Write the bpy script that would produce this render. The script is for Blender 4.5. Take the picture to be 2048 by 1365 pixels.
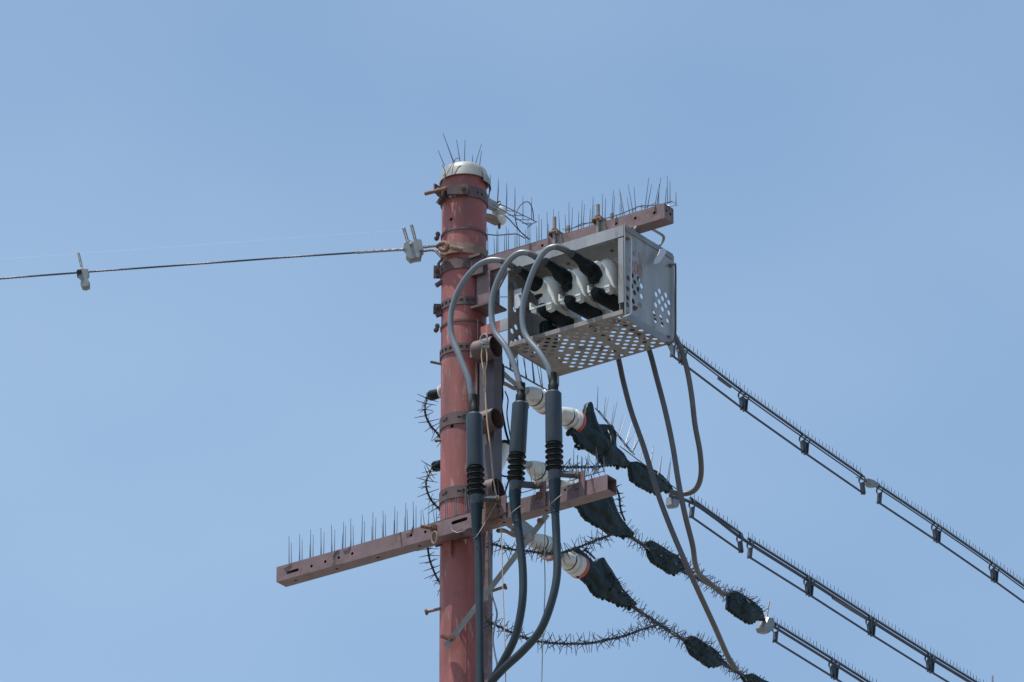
import bpy, math, random
from mathutils import Vector, Matrix
random.seed(7)
for o in list(bpy.data.objects): bpy.data.objects.remove(o)
sc = bpy.context.scene
COL = sc.collection
R = math.radians

# ---------------------------------------------------------------- camera, sky, sun, exposure
PITCH = R(25.0); DIST = 29.0; FPX = 13340.0
CX = 0.2098
CAM = Vector((CX, -DIST*math.cos(PITCH), 1.6))
camd = bpy.data.cameras.new("camera"); cam = bpy.data.objects.new("camera", camd); COL.objects.link(cam)
cam.location = CAM; cam.rotation_euler = (math.pi/2+PITCH, 0, 0)
camd.lens = 36*FPX/2048; camd.sensor_width = 36; camd.clip_start = .5; camd.clip_end = 20000
sc.camera = cam
sc.view_settings.view_transform = 'Standard'; sc.view_settings.look = 'None'
sc.view_settings.exposure = 0.3; sc.view_settings.gamma = 1

SUN_EL = 72.0
SUNH = Vector((-0.93, -0.42, 0)).normalized()          # horizontal direction towards the sun
sd = (SUNH*math.cos(R(SUN_EL)) + Vector((0, 0, math.sin(R(SUN_EL))))).normalized()
w = bpy.data.worlds.new("World"); sc.world = w; w.use_nodes = True
nt = w.node_tree; nt.nodes.clear()
out = nt.nodes.new('ShaderNodeOutputWorld'); bg = nt.nodes.new('ShaderNodeBackground')
sky = nt.nodes.new('ShaderNodeTexSky'); sky.sky_type = 'NISHITA'; sky.sun_disc = False
sky.sun_elevation = R(SUN_EL); sky.sun_rotation = math.atan2(SUNH.x, SUNH.y)
sky.air_density = 1.0; sky.dust_density = 1.6; sky.ozone_density = 0.7; sky.altitude = 0
bg.inputs[1].default_value = 0.131
# faint thin cloud veil over the clear sky, by direction
tc = nt.nodes.new('ShaderNodeTexCoord'); mp = nt.nodes.new('ShaderNodeMapping'); mp.inputs['Scale'].default_value = (7, 7, 11)
mp.inputs['Location'].default_value = (0.4, .2, 1.3)
nz = nt.nodes.new('ShaderNodeTexNoise'); nz.inputs['Scale'].default_value = 1.0; nz.inputs['Detail'].default_value = 3
nz.inputs['Roughness'].default_value = .45
rmp = nt.nodes.new('ShaderNodeMapRange'); rmp.inputs['From Min'].default_value = .35; rmp.inputs['From Max'].default_value = .75
rmp.inputs['To Min'].default_value = 0.0; rmp.inputs['To Max'].default_value = .22
mx = nt.nodes.new('ShaderNodeMix'); mx.data_type = 'RGBA'
mx.inputs['B'].default_value = (4.6, 5.9, 7.0, 1)
L = nt.links.new
sx = nt.nodes.new('ShaderNodeSeparateXYZ'); L(tc.outputs['Generated'], sx.inputs[0])
gx = nt.nodes.new('ShaderNodeMapRange'); gx.interpolation_type = 'SMOOTHSTEP'; L(sx.outputs['X'], gx.inputs['Value'])
gx.inputs['From Min'].default_value = .05; gx.inputs['From Max'].default_value = -.12; gx.inputs['To Min'].default_value = .0; gx.inputs['To Max'].default_value = .07
ad = nt.nodes.new('ShaderNodeMath'); ad.operation = 'ADD'; ad.use_clamp = True
L(rmp.outputs[0], ad.inputs[0]); L(gx.outputs[0], ad.inputs[1]); L(ad.outputs[0], mx.inputs['Factor'])
L(tc.outputs['Generated'], mp.inputs['Vector']); L(mp.outputs[0], nz.inputs['Vector']); L(nz.outputs['Fac'], rmp.inputs['Value'])
tn = nt.nodes.new('ShaderNodeMix'); tn.data_type = 'RGBA'; tn.blend_type = 'MULTIPLY'; tn.inputs['Factor'].default_value = 1
tn.inputs['B'].default_value = (.92, 1.03, 1.05, 1); L(sky.outputs[0], tn.inputs['A']); L(tn.outputs['Result'], mx.inputs['A']); L(mx.outputs['Result'], bg.inputs[0]); L(bg.outputs[0], out.inputs[0])
sl = bpy.data.lights.new("sun", 'SUN'); sl.energy = 5.0; sl.angle = R(.53); sl.color = (1, .95, .88)
so = bpy.data.objects.new("sun", sl); COL.objects.link(so); so.location = (0, 0, 40)
so.rotation_euler = sd.to_track_quat('Z', 'Y').to_euler()

# ---------------------------------------------------------------- frames and picture-to-place measuring
AL = R(35)
U = Vector((math.cos(AL), -math.sin(AL), 0))     # along the crossarms
V = Vector((math.sin(AL), math.cos(AL), 0))      # along the power lines, away
Z = Vector((0, 0, 1))
_F = Vector((0, math.cos(PITCH), math.sin(PITCH))); _U = Vector((0, -math.sin(PITCH), math.cos(PITCH))); _X = Vector((1, 0, 0))
def hit(px, py, n, c):
    d = _F + _X*((px-1024)/FPX) + _U*((682.5-py)/FPX)
    return CAM + d*((c - CAM.dot(n))/d.dot(n))
def hw(px, py, ww): return hit(px, py, V, ww)
def ht(px, py, t): return hit(px, py, U, t)
def hy(px, py, y): return hit(px, py, Vector((0, 1, 0)), y)
def hz(px, py, z): return hit(px, py, Z, z)
def T(p): return p.dot(U)
def W(p): return p.dot(V)
def F(t, ww, z): return U*t + V*ww + Z*z

# ---------------------------------------------------------------- materials
MATS = {}
def mat(name, c, rough=.5, metal=0., var=.18, scale=25, c2=None, amt=.5, scale2=9, streak=1., bump=.15, spec=.5, c3=None, amt3=.3, scale3=None, st3=None, soft=.10):
    m = bpy.data.materials.new(name); m.use_nodes = True; n = m.node_tree; b = n.nodes['Principled BSDF']
    tc = n.nodes.new('ShaderNodeTexCoord'); mp = n.nodes.new('ShaderNodeMapping'); n.links.new(tc.outputs['Object'], mp.inputs[0])
    mp.inputs['Scale'].default_value = (1, 1, streak)
    a = n.nodes.new('ShaderNodeTexNoise'); a.inputs['Scale'].default_value = scale; a.inputs['Detail'].default_value = 5
    n.links.new(mp.outputs[0], a.inputs[0])
    r = n.nodes.new('ShaderNodeMapRange'); r.inputs[1].default_value = .3; r.inputs[2].default_value = .7
    n.links.new(a.outputs['Fac'], r.inputs[0])
    m1 = n.nodes.new('ShaderNodeMix'); m1.data_type = 'RGBA'; n.links.new(r.outputs[0], m1.inputs['Factor'])
    m1.inputs['A'].default_value = (*[x*(1-var) for x in c], 1); m1.inputs['B'].default_value = (*[min(1, x*(1+var)) for x in c], 1)
    res = m1.outputs['Result']
    def layer(res, col, am, sc_, seed, streak=streak, soft=soft):
        g = n.nodes.new('ShaderNodeTexNoise'); g.inputs['Scale'].default_value = sc_; g.inputs['Detail'].default_value = 6; g.inputs['Roughness'].default_value = .65
        mq = n.nodes.new('ShaderNodeMapping'); mq.inputs['Location'].default_value = (seed, seed*.7, seed*.3); mq.inputs['Scale'].default_value = (1, 1, streak)
        n.links.new(tc.outputs['Object'], mq.inputs[0]); n.links.new(mq.outputs[0], g.inputs[0])
        q = n.nodes.new('ShaderNodeMapRange'); q.inputs[1].default_value = .66-.2*am; q.inputs[2].default_value = .66-.2*am+soft
        n.links.new(g.outputs['Fac'], q.inputs[0])
        qq = n.nodes.new('ShaderNodeMath'); qq.operation = 'MULTIPLY'; qq.inputs[1].default_value = .8; n.links.new(q.outputs[0], qq.inputs[0])
        m2 = n.nodes.new('ShaderNodeMix'); m2.data_type = 'RGBA'; n.links.new(qq.outputs[0], m2.inputs['Factor'])
        n.links.new(res, m2.inputs['A']); m2.inputs['B'].default_value = (*col, 1); return m2.outputs['Result']
    if c2: res = layer(res, c2, amt, scale2, 3.1)
    if c3: res = layer(res, c3, amt3, scale3 or scale2*2.3, 8.7, st3 or streak, soft*1.6)
    n.links.new(res, b.inputs['Base Color'])
    b.inputs['Roughness'].default_value = rough; b.inputs['Metallic'].default_value = metal; b.inputs['Specular IOR Level'].default_value = spec
    if bump:
        bp = n.nodes.new('ShaderNodeBump'); bp.inputs['Strength'].default_value = bump; bp.inputs['Distance'].default_value = .002
        n.links.new(a.outputs['Fac'], bp.inputs['Height']); n.links.new(bp.outputs[0], b.inputs['Normal'])
    MATS[name] = m; return m
mat('pole_red', (.245, .070, .062), .5, 0, .18, 14, (.34, .23, .21), .5, 42, .25, .1, c3=(.115, .05, .048), amt3=.8, scale3=8, st3=.2, soft=.12)
mat('band_brown', (.085, .055, .056), .6, .15, .25, 30, (.10, .05, .04), .5, 20)
mat('arm_mauve', (.150, .098, .105), .5, .05, .14, 22, (.10, .058, .045), .55, 14, c3=(.25, .19, .19), amt3=.3)
mat('channel_mauve', (.085, .068, .085), .5, .1, .15, 20, (.12, .09, .09), .4, 10)
mat('rust', (.16, .085, .06), .8, .1, .3, 60, (.12, .05, .03), .5, 40)
mat('tan_rust', (.20, .135, .11), .7, .1, .25, 50, (.20, .11, .07), .5, 30)
mat('galv', (.18, .20, .215), .45, .25, .12, 25, (.30, .31, .31), .5, 12)
mat('galv_dirty', (.25, .26, .27), .55, .25, .15, 20, (.27, .20, .15), .25, 10, c3=(.20, .18, .16), amt3=.3)
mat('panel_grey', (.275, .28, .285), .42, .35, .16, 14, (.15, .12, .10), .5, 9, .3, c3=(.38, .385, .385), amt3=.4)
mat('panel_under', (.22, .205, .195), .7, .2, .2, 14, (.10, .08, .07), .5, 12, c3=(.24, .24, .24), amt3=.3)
mat('cap_grey', (.23, .245, .235), .5, .1, .12, 14, (.12, .13, .13), .6, 13, c3=(.33, .33, .29), amt3=.35)
mat('porcelain', (.50, .52, .51), .18, 0, .06, 8, (.30, .29, .26), .45, 14, spec=.6, bump=.03)
mat('porcelain_dirty', (.56, .55, .45), .3, 0, .08, 12, (.36, .33, .24), .35, 18, spec=.5, bump=.05)
mat('resin', (.62, .635, .61), .25, 0, .06, 12, (.32, .31, .28), .4, 14, bump=.05)
mat('red_glaze', (.38, .055, .035), .3, 0, .1, 20, bump=.03)
mat('rubber', (.004, .008, .010), .5, 0, .3, 30, (.022, .026, .024), .3, 20, bump=.3, spec=.2)
mat('rubber_teal', (.006, .02, .03), .5, 0, .25, 18, (.016, .03, .036), .4, 12, bump=.3, spec=.25)
mat('cover_teal', (.003, .012, .014), .45, 0, .4, 25, (.014, .028, .03), .45, 14, bump=.35, spec=.22)
mat('sleeve', (.019, .032, .047), .42, 0, .12, 15, (.034, .048, .06), .45, 8, .3, .05)
mat('clamp_grey', (.038, .05, .066), .5, 0, .15, 20)
mat('cable_grey', (.125, .148, .18), .38, 0, .08, 14, (.12, .12, .125), .35, 10, bump=.05)
mat('cable_brown', (.072, .070, .075), .5, 0, .12, 14, (.12, .11, .105), .35, 10, bump=.05)
mat('cable_dark', (.007, .018, .028), .45, 0, .2, 14, bump=.05)
mat('line_blue', (.018, .030, .065), .5, 0, .2, 14, bump=.05)
mat('spike_wire', (.075, .09, .12), .4, .3, .15, 50, bump=.0)
mat('comb_plastic', (.018, .03, .05), .5, 0, .2, 30, bump=.0)
mat('thorn_plastic', (.012, .014, .022), .5, 0, .3, 30, (.06, .04, .03), .3, 25, bump=.0)
mat('strand', (.04, .05, .07), .5, .1, .3, 200, bump=.0)
mat('rope_tan', (.42, .33, .23), .8, 0, .15, 60, bump=.0)
mat('blue_grey', (.19, .21, .24), .5, .2, .15, 14, (.22, .22, .24), .35, 12)
mat('paint_red', (.34, .15, .14), .6, 0, .2, 60, bump=.0)
mat('tape', (.42, .45, .50), .35, 0, .1, 30, bump=.05)
mat('pale_thread', (.36, .46, .60), .5, 0, .1, 10, bump=0)
mat('ground', (.19, .18, .165), .9, 0, .15, 2.5, (.15, .14, .13), .5, .6, bump=.3)

# ---------------------------------------------------------------- mesh builder
class MB:
    def __init__(s): s.v = []; s.f = []
    def poly(s, vs, fs):
        b = len(s.v); s.v += [Vector(x) for x in vs]; s.f += [tuple(b+i for i in f) for f in fs]; return s
    def box(s, c, ax, ay, az, hx, hy_, hz_):
        c = Vector(c); vs = []
        for i in (-1, 1):
            for j in (-1, 1):
                for k in (-1, 1): vs.append(c+ax*hx*i+ay*hy_*j+az*hz_*k)
        return s.poly(vs, [(0, 1, 3, 2), (4, 6, 7, 5), (0, 4, 5, 1), (2, 3, 7, 6), (0, 2, 6, 4), (1, 5, 7, 3)])
    def fbox(s, t0, t1, w0, w1, z0, z1):
        return s.box(F((t0+t1)/2, (w0+w1)/2, (z0+z1)/2), U, V, Z, abs(t1-t0)/2, abs(w1-w0)/2, abs(z1-z0)/2)
    def tube(s, pts, r, n=10, caps=True, flat=None):
        pts = [Vector(p) for p in pts]; m = len(pts)
        rs = r if isinstance(r, (list, tuple)) else [r]*m
        tan = []
        for i in range(m):
            a = pts[max(0, i-1)]; b = pts[min(m-1, i+1)]; d = b-a
            tan.append(d.normalized() if d.length > 1e-9 else (tan[-1] if tan else Z.copy()))
        nrm = tan[0].orthogonal().normalized()
        if flat is not None:
            q = flat - tan[0]*flat.dot(tan[0]); nrm = q.normalized() if q.length > 1e-6 else nrm
        vs = []; fs = []
        for i in range(m):
            nrm = (nrm - tan[i]*nrm.dot(tan[i])).normalized(); bn = tan[i].cross(nrm)
            for k in range(n):
                a = 2*math.pi*k/n; vs.append(pts[i]+(nrm*math.cos(a)+bn*math.sin(a))*rs[i])
        for i in range(m-1):
            for k in range(n):
                k2 = (k+1) % n; fs.append((i*n+k, i*n+k2, (i+1)*n+k2, (i+1)*n+k))
        if caps: fs.append(tuple(range(n-1, -1, -1))); fs.append(tuple((m-1)*n+k for k in range(n)))
        return s.poly(vs, fs)
    def lathe(s, o, ax, prof, n=24):
        """prof = [(distance along axis, radius)]"""
        o = Vector(o); ax = ax.normalized(); a1 = ax.orthogonal().normalized(); a2 = ax.cross(a1); vs = []; fs = []
        for (d, r) in prof:
            for k in range(n):
                a = 2*math.pi*k/n; vs.append(o+ax*d+(a1*math.cos(a)+a2*math.sin(a))*max(r, 1e-5))
        for i in range(len(prof)-1):
            for k in range(n):
                k2 = (k+1) % n; fs.append((i*n+k, i*n+k2, (i+1)*n+k2, (i+1)*n+k))
        fs.append(tuple(range(n-1, -1, -1))); fs.append(tuple((len(prof)-1)*n+k for k in range(n)))
        return s.poly(vs, fs)
    def prism(s, outline, d0, d1, inset=0.):
        """outline = world points in a plane; pushed by vectors d0 and d1; inset rounds both rims"""
        P_ = [Vector(p) for p in outline]; n = len(P_); c = sum(P_, Vector())/n
        rings = [(d0, 1)] + [(d1, 1)]
        if inset:
            dd = d1-d0
            rings = [(d0, 1-inset), (d0+dd*.12, 1-inset*.35), (d0+dd*.3, 1), (d0+dd*.7, 1), (d0+dd*.88, 1-inset*.35), (d1, 1-inset)]
        vs = []; fs = []
        for d, k in rings: vs += [c+(p-c)*k+d for p in P_]
        for i in range(len(rings)-1):
            for k in range(n): k2 = (k+1) % n; fs.append((i*n+k, i*n+k2, (i+1)*n+k2, (i+1)*n+k))
        fs.append(tuple(range(n-1, -1, -1))); fs.append(tuple((len(rings)-1)*n+k for k in range(n)))
        return s.poly(vs, fs)
    def build(s, name, m, parent=None, loc=None, label=None, smooth=35):
        if parent is not None: base = Vector(parent['_o'])
        else:
            base = Vector(loc) if loc is not None else sum(s.v, Vector())/max(1, len(s.v))
        me = bpy.data.meshes.new(name); me.from_pydata([v-base for v in s.v], [], s.f); me.update()
        import bmesh
        bm = bmesh.new(); bm.from_mesh(me); bmesh.ops.recalc_face_normals(bm, faces=bm.faces); bm.to_mesh(me); bm.free()
        me.materials.append(MATS[m] if isinstance(m, str) else m)
        if smooth:
            me.polygons.foreach_set('use_smooth', [True]*len(me.polygons)); me.set_sharp_from_angle(angle=R(smooth))
        o = bpy.data.objects.new(name, me); COL.objects.link(o)
        if parent is not None: o.parent = parent
        else: o.location = base
        o['_o'] = tuple(base)
        if label: o['label'] = label
        return o
def cut(o, cutter):
    """really cuts the cutter's shape out of o, leaving nothing behind"""
    base = Vector(o['_o'])
    me = bpy.data.meshes.new('c'); me.from_pydata([v-base for v in cutter.v], [], cutter.f)
    import bmesh
    bm = bmesh.new(); bm.from_mesh(me); bmesh.ops.recalc_face_normals(bm, faces=bm.faces); bm.to_mesh(me); bm.free()
    c = bpy.data.objects.new('c', me); COL.objects.link(c); par = o.parent; o.parent = None; l0 = o.location.copy(); o.location = (0, 0, 0)
    md = o.modifiers.new('b', 'BOOLEAN'); md.object = c; md.operation = 'DIFFERENCE'; md.solver = 'EXACT'; md.use_self = False
    dg = bpy.context.evaluated_depsgraph_get(); dg.update()
    ne = bpy.data.meshes.new_from_object(o.evaluated_get(dg)); o.modifiers.clear(); old = o.data; nm = old.name; o.data = ne
    bpy.data.meshes.remove(old); ne.name = nm; bpy.data.objects.remove(c); bpy.data.meshes.remove(me); o.location = l0; o.parent = par
    ne.set_sharp_from_angle(angle=R(35)); return o
def tag(o, label, cat, group=None, kind=None):
    if label: o['label'] = label
    if cat: o['category'] = cat
    if group: o['group'] = group
    if kind: o['kind'] = kind
    return o
def thing(name, label, cat, loc, group=None):
    o = bpy.data.objects.new(name, None); COL.objects.link(o); o.location = loc; o.empty_display_size = .05
    o['_o'] = tuple(loc); return tag(o, label, cat, group)
def smooth_path(pts, k=8):
    """Catmull-Rom through the points"""
    P_ = [Vector(p) for p in pts]; P_ = [P_[0]*2-P_[1]]+P_+[P_[-1]*2-P_[-2]]; r = []
    for i in range(1, len(P_)-2):
        a, b, c, d = P_[i-1:i+3]
        for j in range(k):
            t = j/k
            r.append(.5*((2*b)+(c-a)*t+(2*a-5*b+4*c-d)*t*t+(3*b-a-3*c+d)*t**3))
    r.append(P_[-2]); return r
def resample(pts, step):
    out_ = [pts[0].copy()]; acc = 0.
    for a, b in zip(pts, pts[1:]):
        d = (b-a).length; x = step-acc
        while x <= d: out_.append(a.lerp(b, x/d)); x += step
        acc = (acc+d) % step
    return out_
def sphere_pts(mb, c, r, n=10, sq=1.):
    prof = [(-r*math.cos(math.pi*i/6)*sq, r*math.sin(math.pi*i/6)) for i in range(7)]
    mb.lathe(c, Z, prof, n); return mb
def hexbolt(mb, c, ax, r, h): mb.lathe(c, ax, [(0, r), (h, r), (h, r*.55), (h*1.7, r*.5)], 6); return mb

# ================================================================ ground
g = MB().poly([(-600, -600, 0), (600, -600, 0), (600, 600, 0), (-600, 600, 0)], [(0, 1, 2, 3)]).build('ground', 'ground', loc=(0, 0, 0))
tag(g, None, None, kind='structure')

# ================================================================ utility pole
zc_ = hy(927, 347, -.11).z; ztop = zc_+.08
pole = thing('utility_pole', 'tall red brown painted steel pole with pale metal cap', 'utility pole', (0, 0, 0))
def prad(z): return .1045 - (z/ztop)*.006
N = 64
mb = MB(); vs = []; fs = []
zs = [0, ztop*.3, ztop*.6, ztop*.8, ztop-.045]
for rr in (0, 1):
    for z in zs:
        r = prad(z) - (.008 if rr else 0)
        for k in range(N):
            a = 2*math.pi*k/N; vs.append((r*math.cos(a), r*math.sin(a), z))
m = len(zs)
for rr in (0, 1):
    for i in range(m-1):
        for k in range(N):
            k2 = (k+1) % N; b = rr*m*N; f = (b+i*N+k, b+i*N+k2, b+(i+1)*N+k2, b+(i+1)*N+k); fs.append(f if not rr else f[::-1])
for i in (0, m-1):
    for k in range(N):
        k2 = (k+1) % N; a, b, c, d = i*N+k, i*N+k2, m*N+i*N+k2, m*N+i*N+k; fs.append((a, b, c, d) if i else (d, c, b, a))
shaft = mb.poly(vs, fs).build('shaft', 'pole_red', pole)
cc = MB()
for (px, py, r) in ((899, 437, .0085), (903, 852, .0085)):
    p = hy(px, py, -.09); d = Vector((p.x, p.y, 0)).normalized(); q = Vector((0, 0, p.z))+d*.12; cc.tube([q, q-d*.04], r, 14)
cut(shaft, cc)
# weld seam
sz0 = hy(933, 880, -.1); sz1 = hy(933, 1365, -.1); sa = Vector((sz0.x, -math.sqrt(prad(13)**2-sz0.x**2), 0))
MB().tube([sa+Z*sz0.z, sa+Vector((0, -.0006, 0))+Z*(sz1.z-2)], .0022, 6).build('weld_seam', 'pole_red', pole)
# cap
rc = prad(ztop)
cap = MB().lathe((0, 0, zc_), Z, [(0.01, rc-.002), (0, rc+.008), (0, rc+.012), (.04, rc+.006), (.055, rc+.001), (.066, rc-.007), (.076, rc-.022), (.08, rc-.05), (.081, .02), (.081, 0)], 48)
capo = cap.build('cap', 'cap_grey', pole)
ov = MB()
# overlapping split of the cap at right
a0 = -.75
vs = []
for k in range(9):
    a = a0+k*.13
    for (dz, rr) in ((-.02, .020), (.02, .014), (.045, .004), (.062, -.014)):
        vs.append(Vector(((rc+rr)*math.cos(a), (rc+rr)*math.sin(a), zc_+dz)))
fs = [(k*4+j, (k+1)*4+j, (k+1)*4+j+1, k*4+j+1) for k in range(8) for j in range(3)]
n0 = len(vs); vs += [v - Vector((v.x, v.y, 0)).normalized()*.004 for v in vs]; fs += [tuple(n0+i for i in f[::-1]) for f in fs]
ov.poly(vs, fs).build('cap_flap', 'cap_grey', pole)
# thin wire lashing over the cap
wl = MB()
for pl in ([(882, 375), (893, 350), (905, 328), (911, 318), (918, 317)], [(904, 348), (906, 334), (910, 320)], [(885, 331), (889, 340), (891, 352), (887, 372)], [(886, 352), (890, 350), (884, 378)]):
    wl.tube(smooth_path([hy(a, b, -.108) for a, b in pl], 4), .0016, 6)
wl.build('lashing_wire', 'band_brown', pole)
sp = thing('cap_spike_ring', 'ring of thin upright spikes on the pale cap at the very top of the pole', 'bird spikes', (0, 0, ztop+.03))
MB().lathe((0, 0, zc_+.08), Z, [(0, .05), (.004, .05), (.004, .02), (0, .02)], 20).build('spike_base', 'spike_wire', sp)
for (x1, y1, x2, y2, yy) in ((889, 326, 876, 301, -.05), (908, 321, 886, 267, -.03), (920, 317, 913, 280, .0), (929, 317, 930, 280, 0), (945, 320, 945, 311, .05), (951, 322, 963, 288, .0), (959, 327, 963, 302, -.02)):
    MB().tube([hy(x1, y1+6, yy), hy(x2, y2, yy)], [.0028 if x2 == 886 else .0021, .0012], 6).build('spike', 'spike_wire', sp)

def band(py, hgt, th, m, name='band', slots=None, lug=None, label=None, yc=927, tilt=0, bolt=True):
    """steel band round the pole; py is the picture height of its front centre"""
    z = hy(yc, py, -.1).z; r = prad(z)
    t = thing(name, label, 'pole band', (0, 0, z), 'steel bands clamped round the red pole')
    b = MB()
    b.lathe((0, 0, z-hgt/2), Z, [(0, r-.001), (0, r+th), (hgt, r+th), (hgt, r-.001)], 64)
    o = b.build('strap', m, t)
    if slots:
        c = MB()
        for (a, wd, hh) in slots:
            d = Vector((math.cos(R(a)), math.sin(R(a)), 0)); s_ = Vector((-d.y, d.x, 0))
            c.box(Vector((0, 0, z))+d*(r+th), d, s_, Z, th*.75, wd/2, hh/2)
        cut(o, c)
    if lug:
        for (a, k) in lug:
            d = Vector((math.cos(R(a)), math.sin(R(a)), 0)); s_ = Vector((-d.y, d.x, 0)); q = Vector((0, 0, z))+d*(r+.016)
            l = MB(); l.box(q+s_*.012, d, s_, Z, .018*k, .0025, hgt*.5); l.box(q-s_*.012, d, s_, Z, .018*k, .0025, hgt*.5)
            lo_ = l.build('lug', m, t)
            bb = MB(); bb.tube([q+d*.004-s_*.035, q+d*.004+s_*.03], .006, 10); hexbolt(bb, q+d*.004-s_*.02, -s_, .011, .009); hexbolt(bb, q+d*.004+s_*.016, s_, .011, .009)
            bb.build('bolt', 'band_brown', lo_)
    return t
sl7 = [(a, .016, .014) for a in range(195, 345, 14)]
t1 = band(383, .05, .006, 'band_brown', lug=None, slots=[(305, .012, .012), (318, .012, .012)], label='dark steel band just below the pole cap with a bolted clamp block')
band(456, .010, .004, 'band_brown', lug=[(188, .4)], label='narrow steel band just above the guy collar and below the drilled hole')
band(526, .05, .006, 'band_brown', slots=[(205, .008, .016)], lug=[(183, 1)], label='broad band level with the left end of the upper arm')
band(601, .038, .006, 'band_brown', slots=sl7, lug=[(185, 1)], label='slotted band level with the middle of the switch box')
band(640, .010, .004, 'band_brown', lug=[(188, .4)], label='thin band between the two slotted bands')
band(694, .038, .006, 'band_brown', slots=sl7, lug=None, label='slotted band level with the spring ring and the highest pipe stub')
kw = [(216, .018, .010), (226, .014, .022), (262, .020, .010), (273, .014, .022)]
band(835, .055, .005, 'band_brown', slots=kw, label='wide keyhole band above the leftmost cable sleeve shoulder')
band(983, .055, .005, 'band_brown', slots=kw, label='wide keyhole band just above the lower crossarm')
band(1045, .04, .005, 'band_brown', label='band half hidden behind the lower crossarm')
# clamp block and bolt on the top band
zb_ = hy(880, 385, -.05)
cb = MB(); cb.box(hy(915, 380, -.112), _X, Vector((0, 1, 0)), Z, .045, .008, .024)
cb.build('clamp_plate', 'band_brown', t1)
b2 = MB(); hexbolt(b2, hy(927, 376, -.120), Vector((0, -1, 0)), .012, .012); b2.build('bolt', 'rust', t1)
b3 = MB(); b3.tube([hy(850, 388, -.07), hy(893, 377, -.11)], .0085, 10); b3.build('bolt', 'rust', t1)
b4 = MB(); b4.box(hy(874, 380, -.07), U, V, Z, .004, .02, .022); b4.box(hy(885, 388, -.075), (U+Z*-.4).normalized(), V, (Z+U*.4).normalized(), .018, .012, .016)
hexbolt(b4, hy(880, 381, -.085), -U, .016, .012); b4.box(hy(881, 402, -.06), (U-Z).normalized(), V, (U+Z).normalized(), .008, .01, .018)
b4.build('lug', 'band_brown', t1)
# small studs on the left of the pole
for (x1, y1, x2, y2, lb) in ((861, 724, 884, 730, 'short dark stud sticking out left of the pole above the upper black insulator cap'), (869, 882, 884, 881, 'short dark stud left of the pole between the two black insulator caps'), (872, 572, 884, 560, 'stubby rounded bolt end on the left of the pole beside the upper arm'), (872, 632, 884, 624, 'thick bolt end on the left of the pole under the slotted band')):
    r = .006 if x1 < 872 else .011
    o = MB().tube([hy(x1, y1, -.02), hy(x2+6, y2, -.02)], r, 10).build('stud_bolt', 'band_brown'); tag(o, lb, 'bolt', 'bolt ends left of the pole')
# step bolts
for (x1, y1, x2, y2, yy, lb) in ((850, 1225, 900, 1213, -.03, 'rusty step bolt sticking out left of the pole near the bottom'), (1013, 1173, 960, 1190, -.03, 'rusty step bolt sticking out right of the pole behind the grey brace')):
    a = hy(x1, y1, yy); b = hy(x2, y2, yy); d = (b-a).normalized(); t = thing('step_bolt', lb, 'step bolt', b, 'step bolts of the pole')
    sk = MB().tube([a, b], .0068, 10).build('shank', 'tan_rust', t); MB().lathe(a, d, [(0, .012), (.004, .014), (.009, .014), (.012, .010)], 12).build('head', 'rust', sk)

# ================================================================ crossarms
AW = .07
def arm(name, label, t0, t1, wf, ztp, holes, slots=()):
    """square hollow steel arm: front face at w=wf, top at z=ztp"""
    t = thing(name, label, 'crossarm', F((t0+t1)/2, wf+AW/2, ztp-AW/2))
    th = .004; vs = []; fs = []
    for tt in (t0, t1):
        for q in (0, th):
            for (a, b) in ((wf+q, ztp-q), (wf+AW-q, ztp-q), (wf+AW-q, ztp-AW+q), (wf+q, ztp-AW+q)): vs.append(F(tt, a, b))
    for k in range(4):
        k2 = (k+1) % 4; fs += [(k, k2, 8+k2, 8+k), (4+k2, 4+k, 12+k, 12+k2), (k2, k, 4+k, 4+k2), (8+k, 8+k2, 12+k2, 12+k)]
    o = MB().poly(vs, fs).build('beam', 'arm_mauve', t)
    c = MB()
    for (px, py, r) in holes:
        p = hw(px, py, wf); c.tube([p-V*.01, p+V*.012], r, 14)
    for (x1, y1, x2, y2, r) in slots:
        a = hw(x1, y1, wf); b = hw(x2, y2, wf); n = 8; ol = []
        for k in range(n+1):
            an = math.pi/2+math.pi*k/n; ol.append(a+U*math.cos(an)*r+Z*math.sin(an)*r)
        for k in range(n+1):
            an = -math.pi/2+math.pi*k/n; ol.append(b+U*math.cos(an)*r+Z*math.sin(an)*r)
        c.prism(ol, -V*.01, V*.012)
    # bolt holes through the underside
    for k in range(int((t1-t0)/.22)):
        p = F(t0+.08+k*.22, wf+AW*.5, ztp-AW); c.tube([p-Z*.01, p+Z*.012], .008, 12)
    cut(o, c); return t
pl = hw(553, 1141, -.18); pr = hw(1214.4, 942.5, -.18)
LZ = (pl.z+pr.z)/2; LT0, LT1, LW = T(pl), T(pr), -.18
larm = arm('lower_crossarm', 'long mauve square steel crossarm crossing the front of the pole', LT0, LT1, LW, LZ,
    [(623, 1132.5, .007), (650.5, 1123.5, .007), (677.5, 1115.5, .007), (704.5, 1107.5, .007), (822, 1071, .007), (850.5, 1064, .007), (1130, 980, .006)],
    [(575, 1146, 595, 1140, .007), (906, 1046, 932, 1038, .008)])
pr2 = hw(1328.7, 408.5, -.035); pl2 = hw(983, 510, -.035)
UZ = (pl2.z+pr2.z)/2; UT0, UT1, UW = T(hw(972, 512, -.035)), T(pr2), -.035
uarm = arm('upper_crossarm', 'mauve square steel arm reaching right from the pole above the switch box', UT0, UT1, UW, UZ,
    [(1084.5, 491.5, .007), (1121, 479, .007), (1232, 448, .007), (1270.5, 437, .007), (1308.5, 426, .007)])
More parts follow.
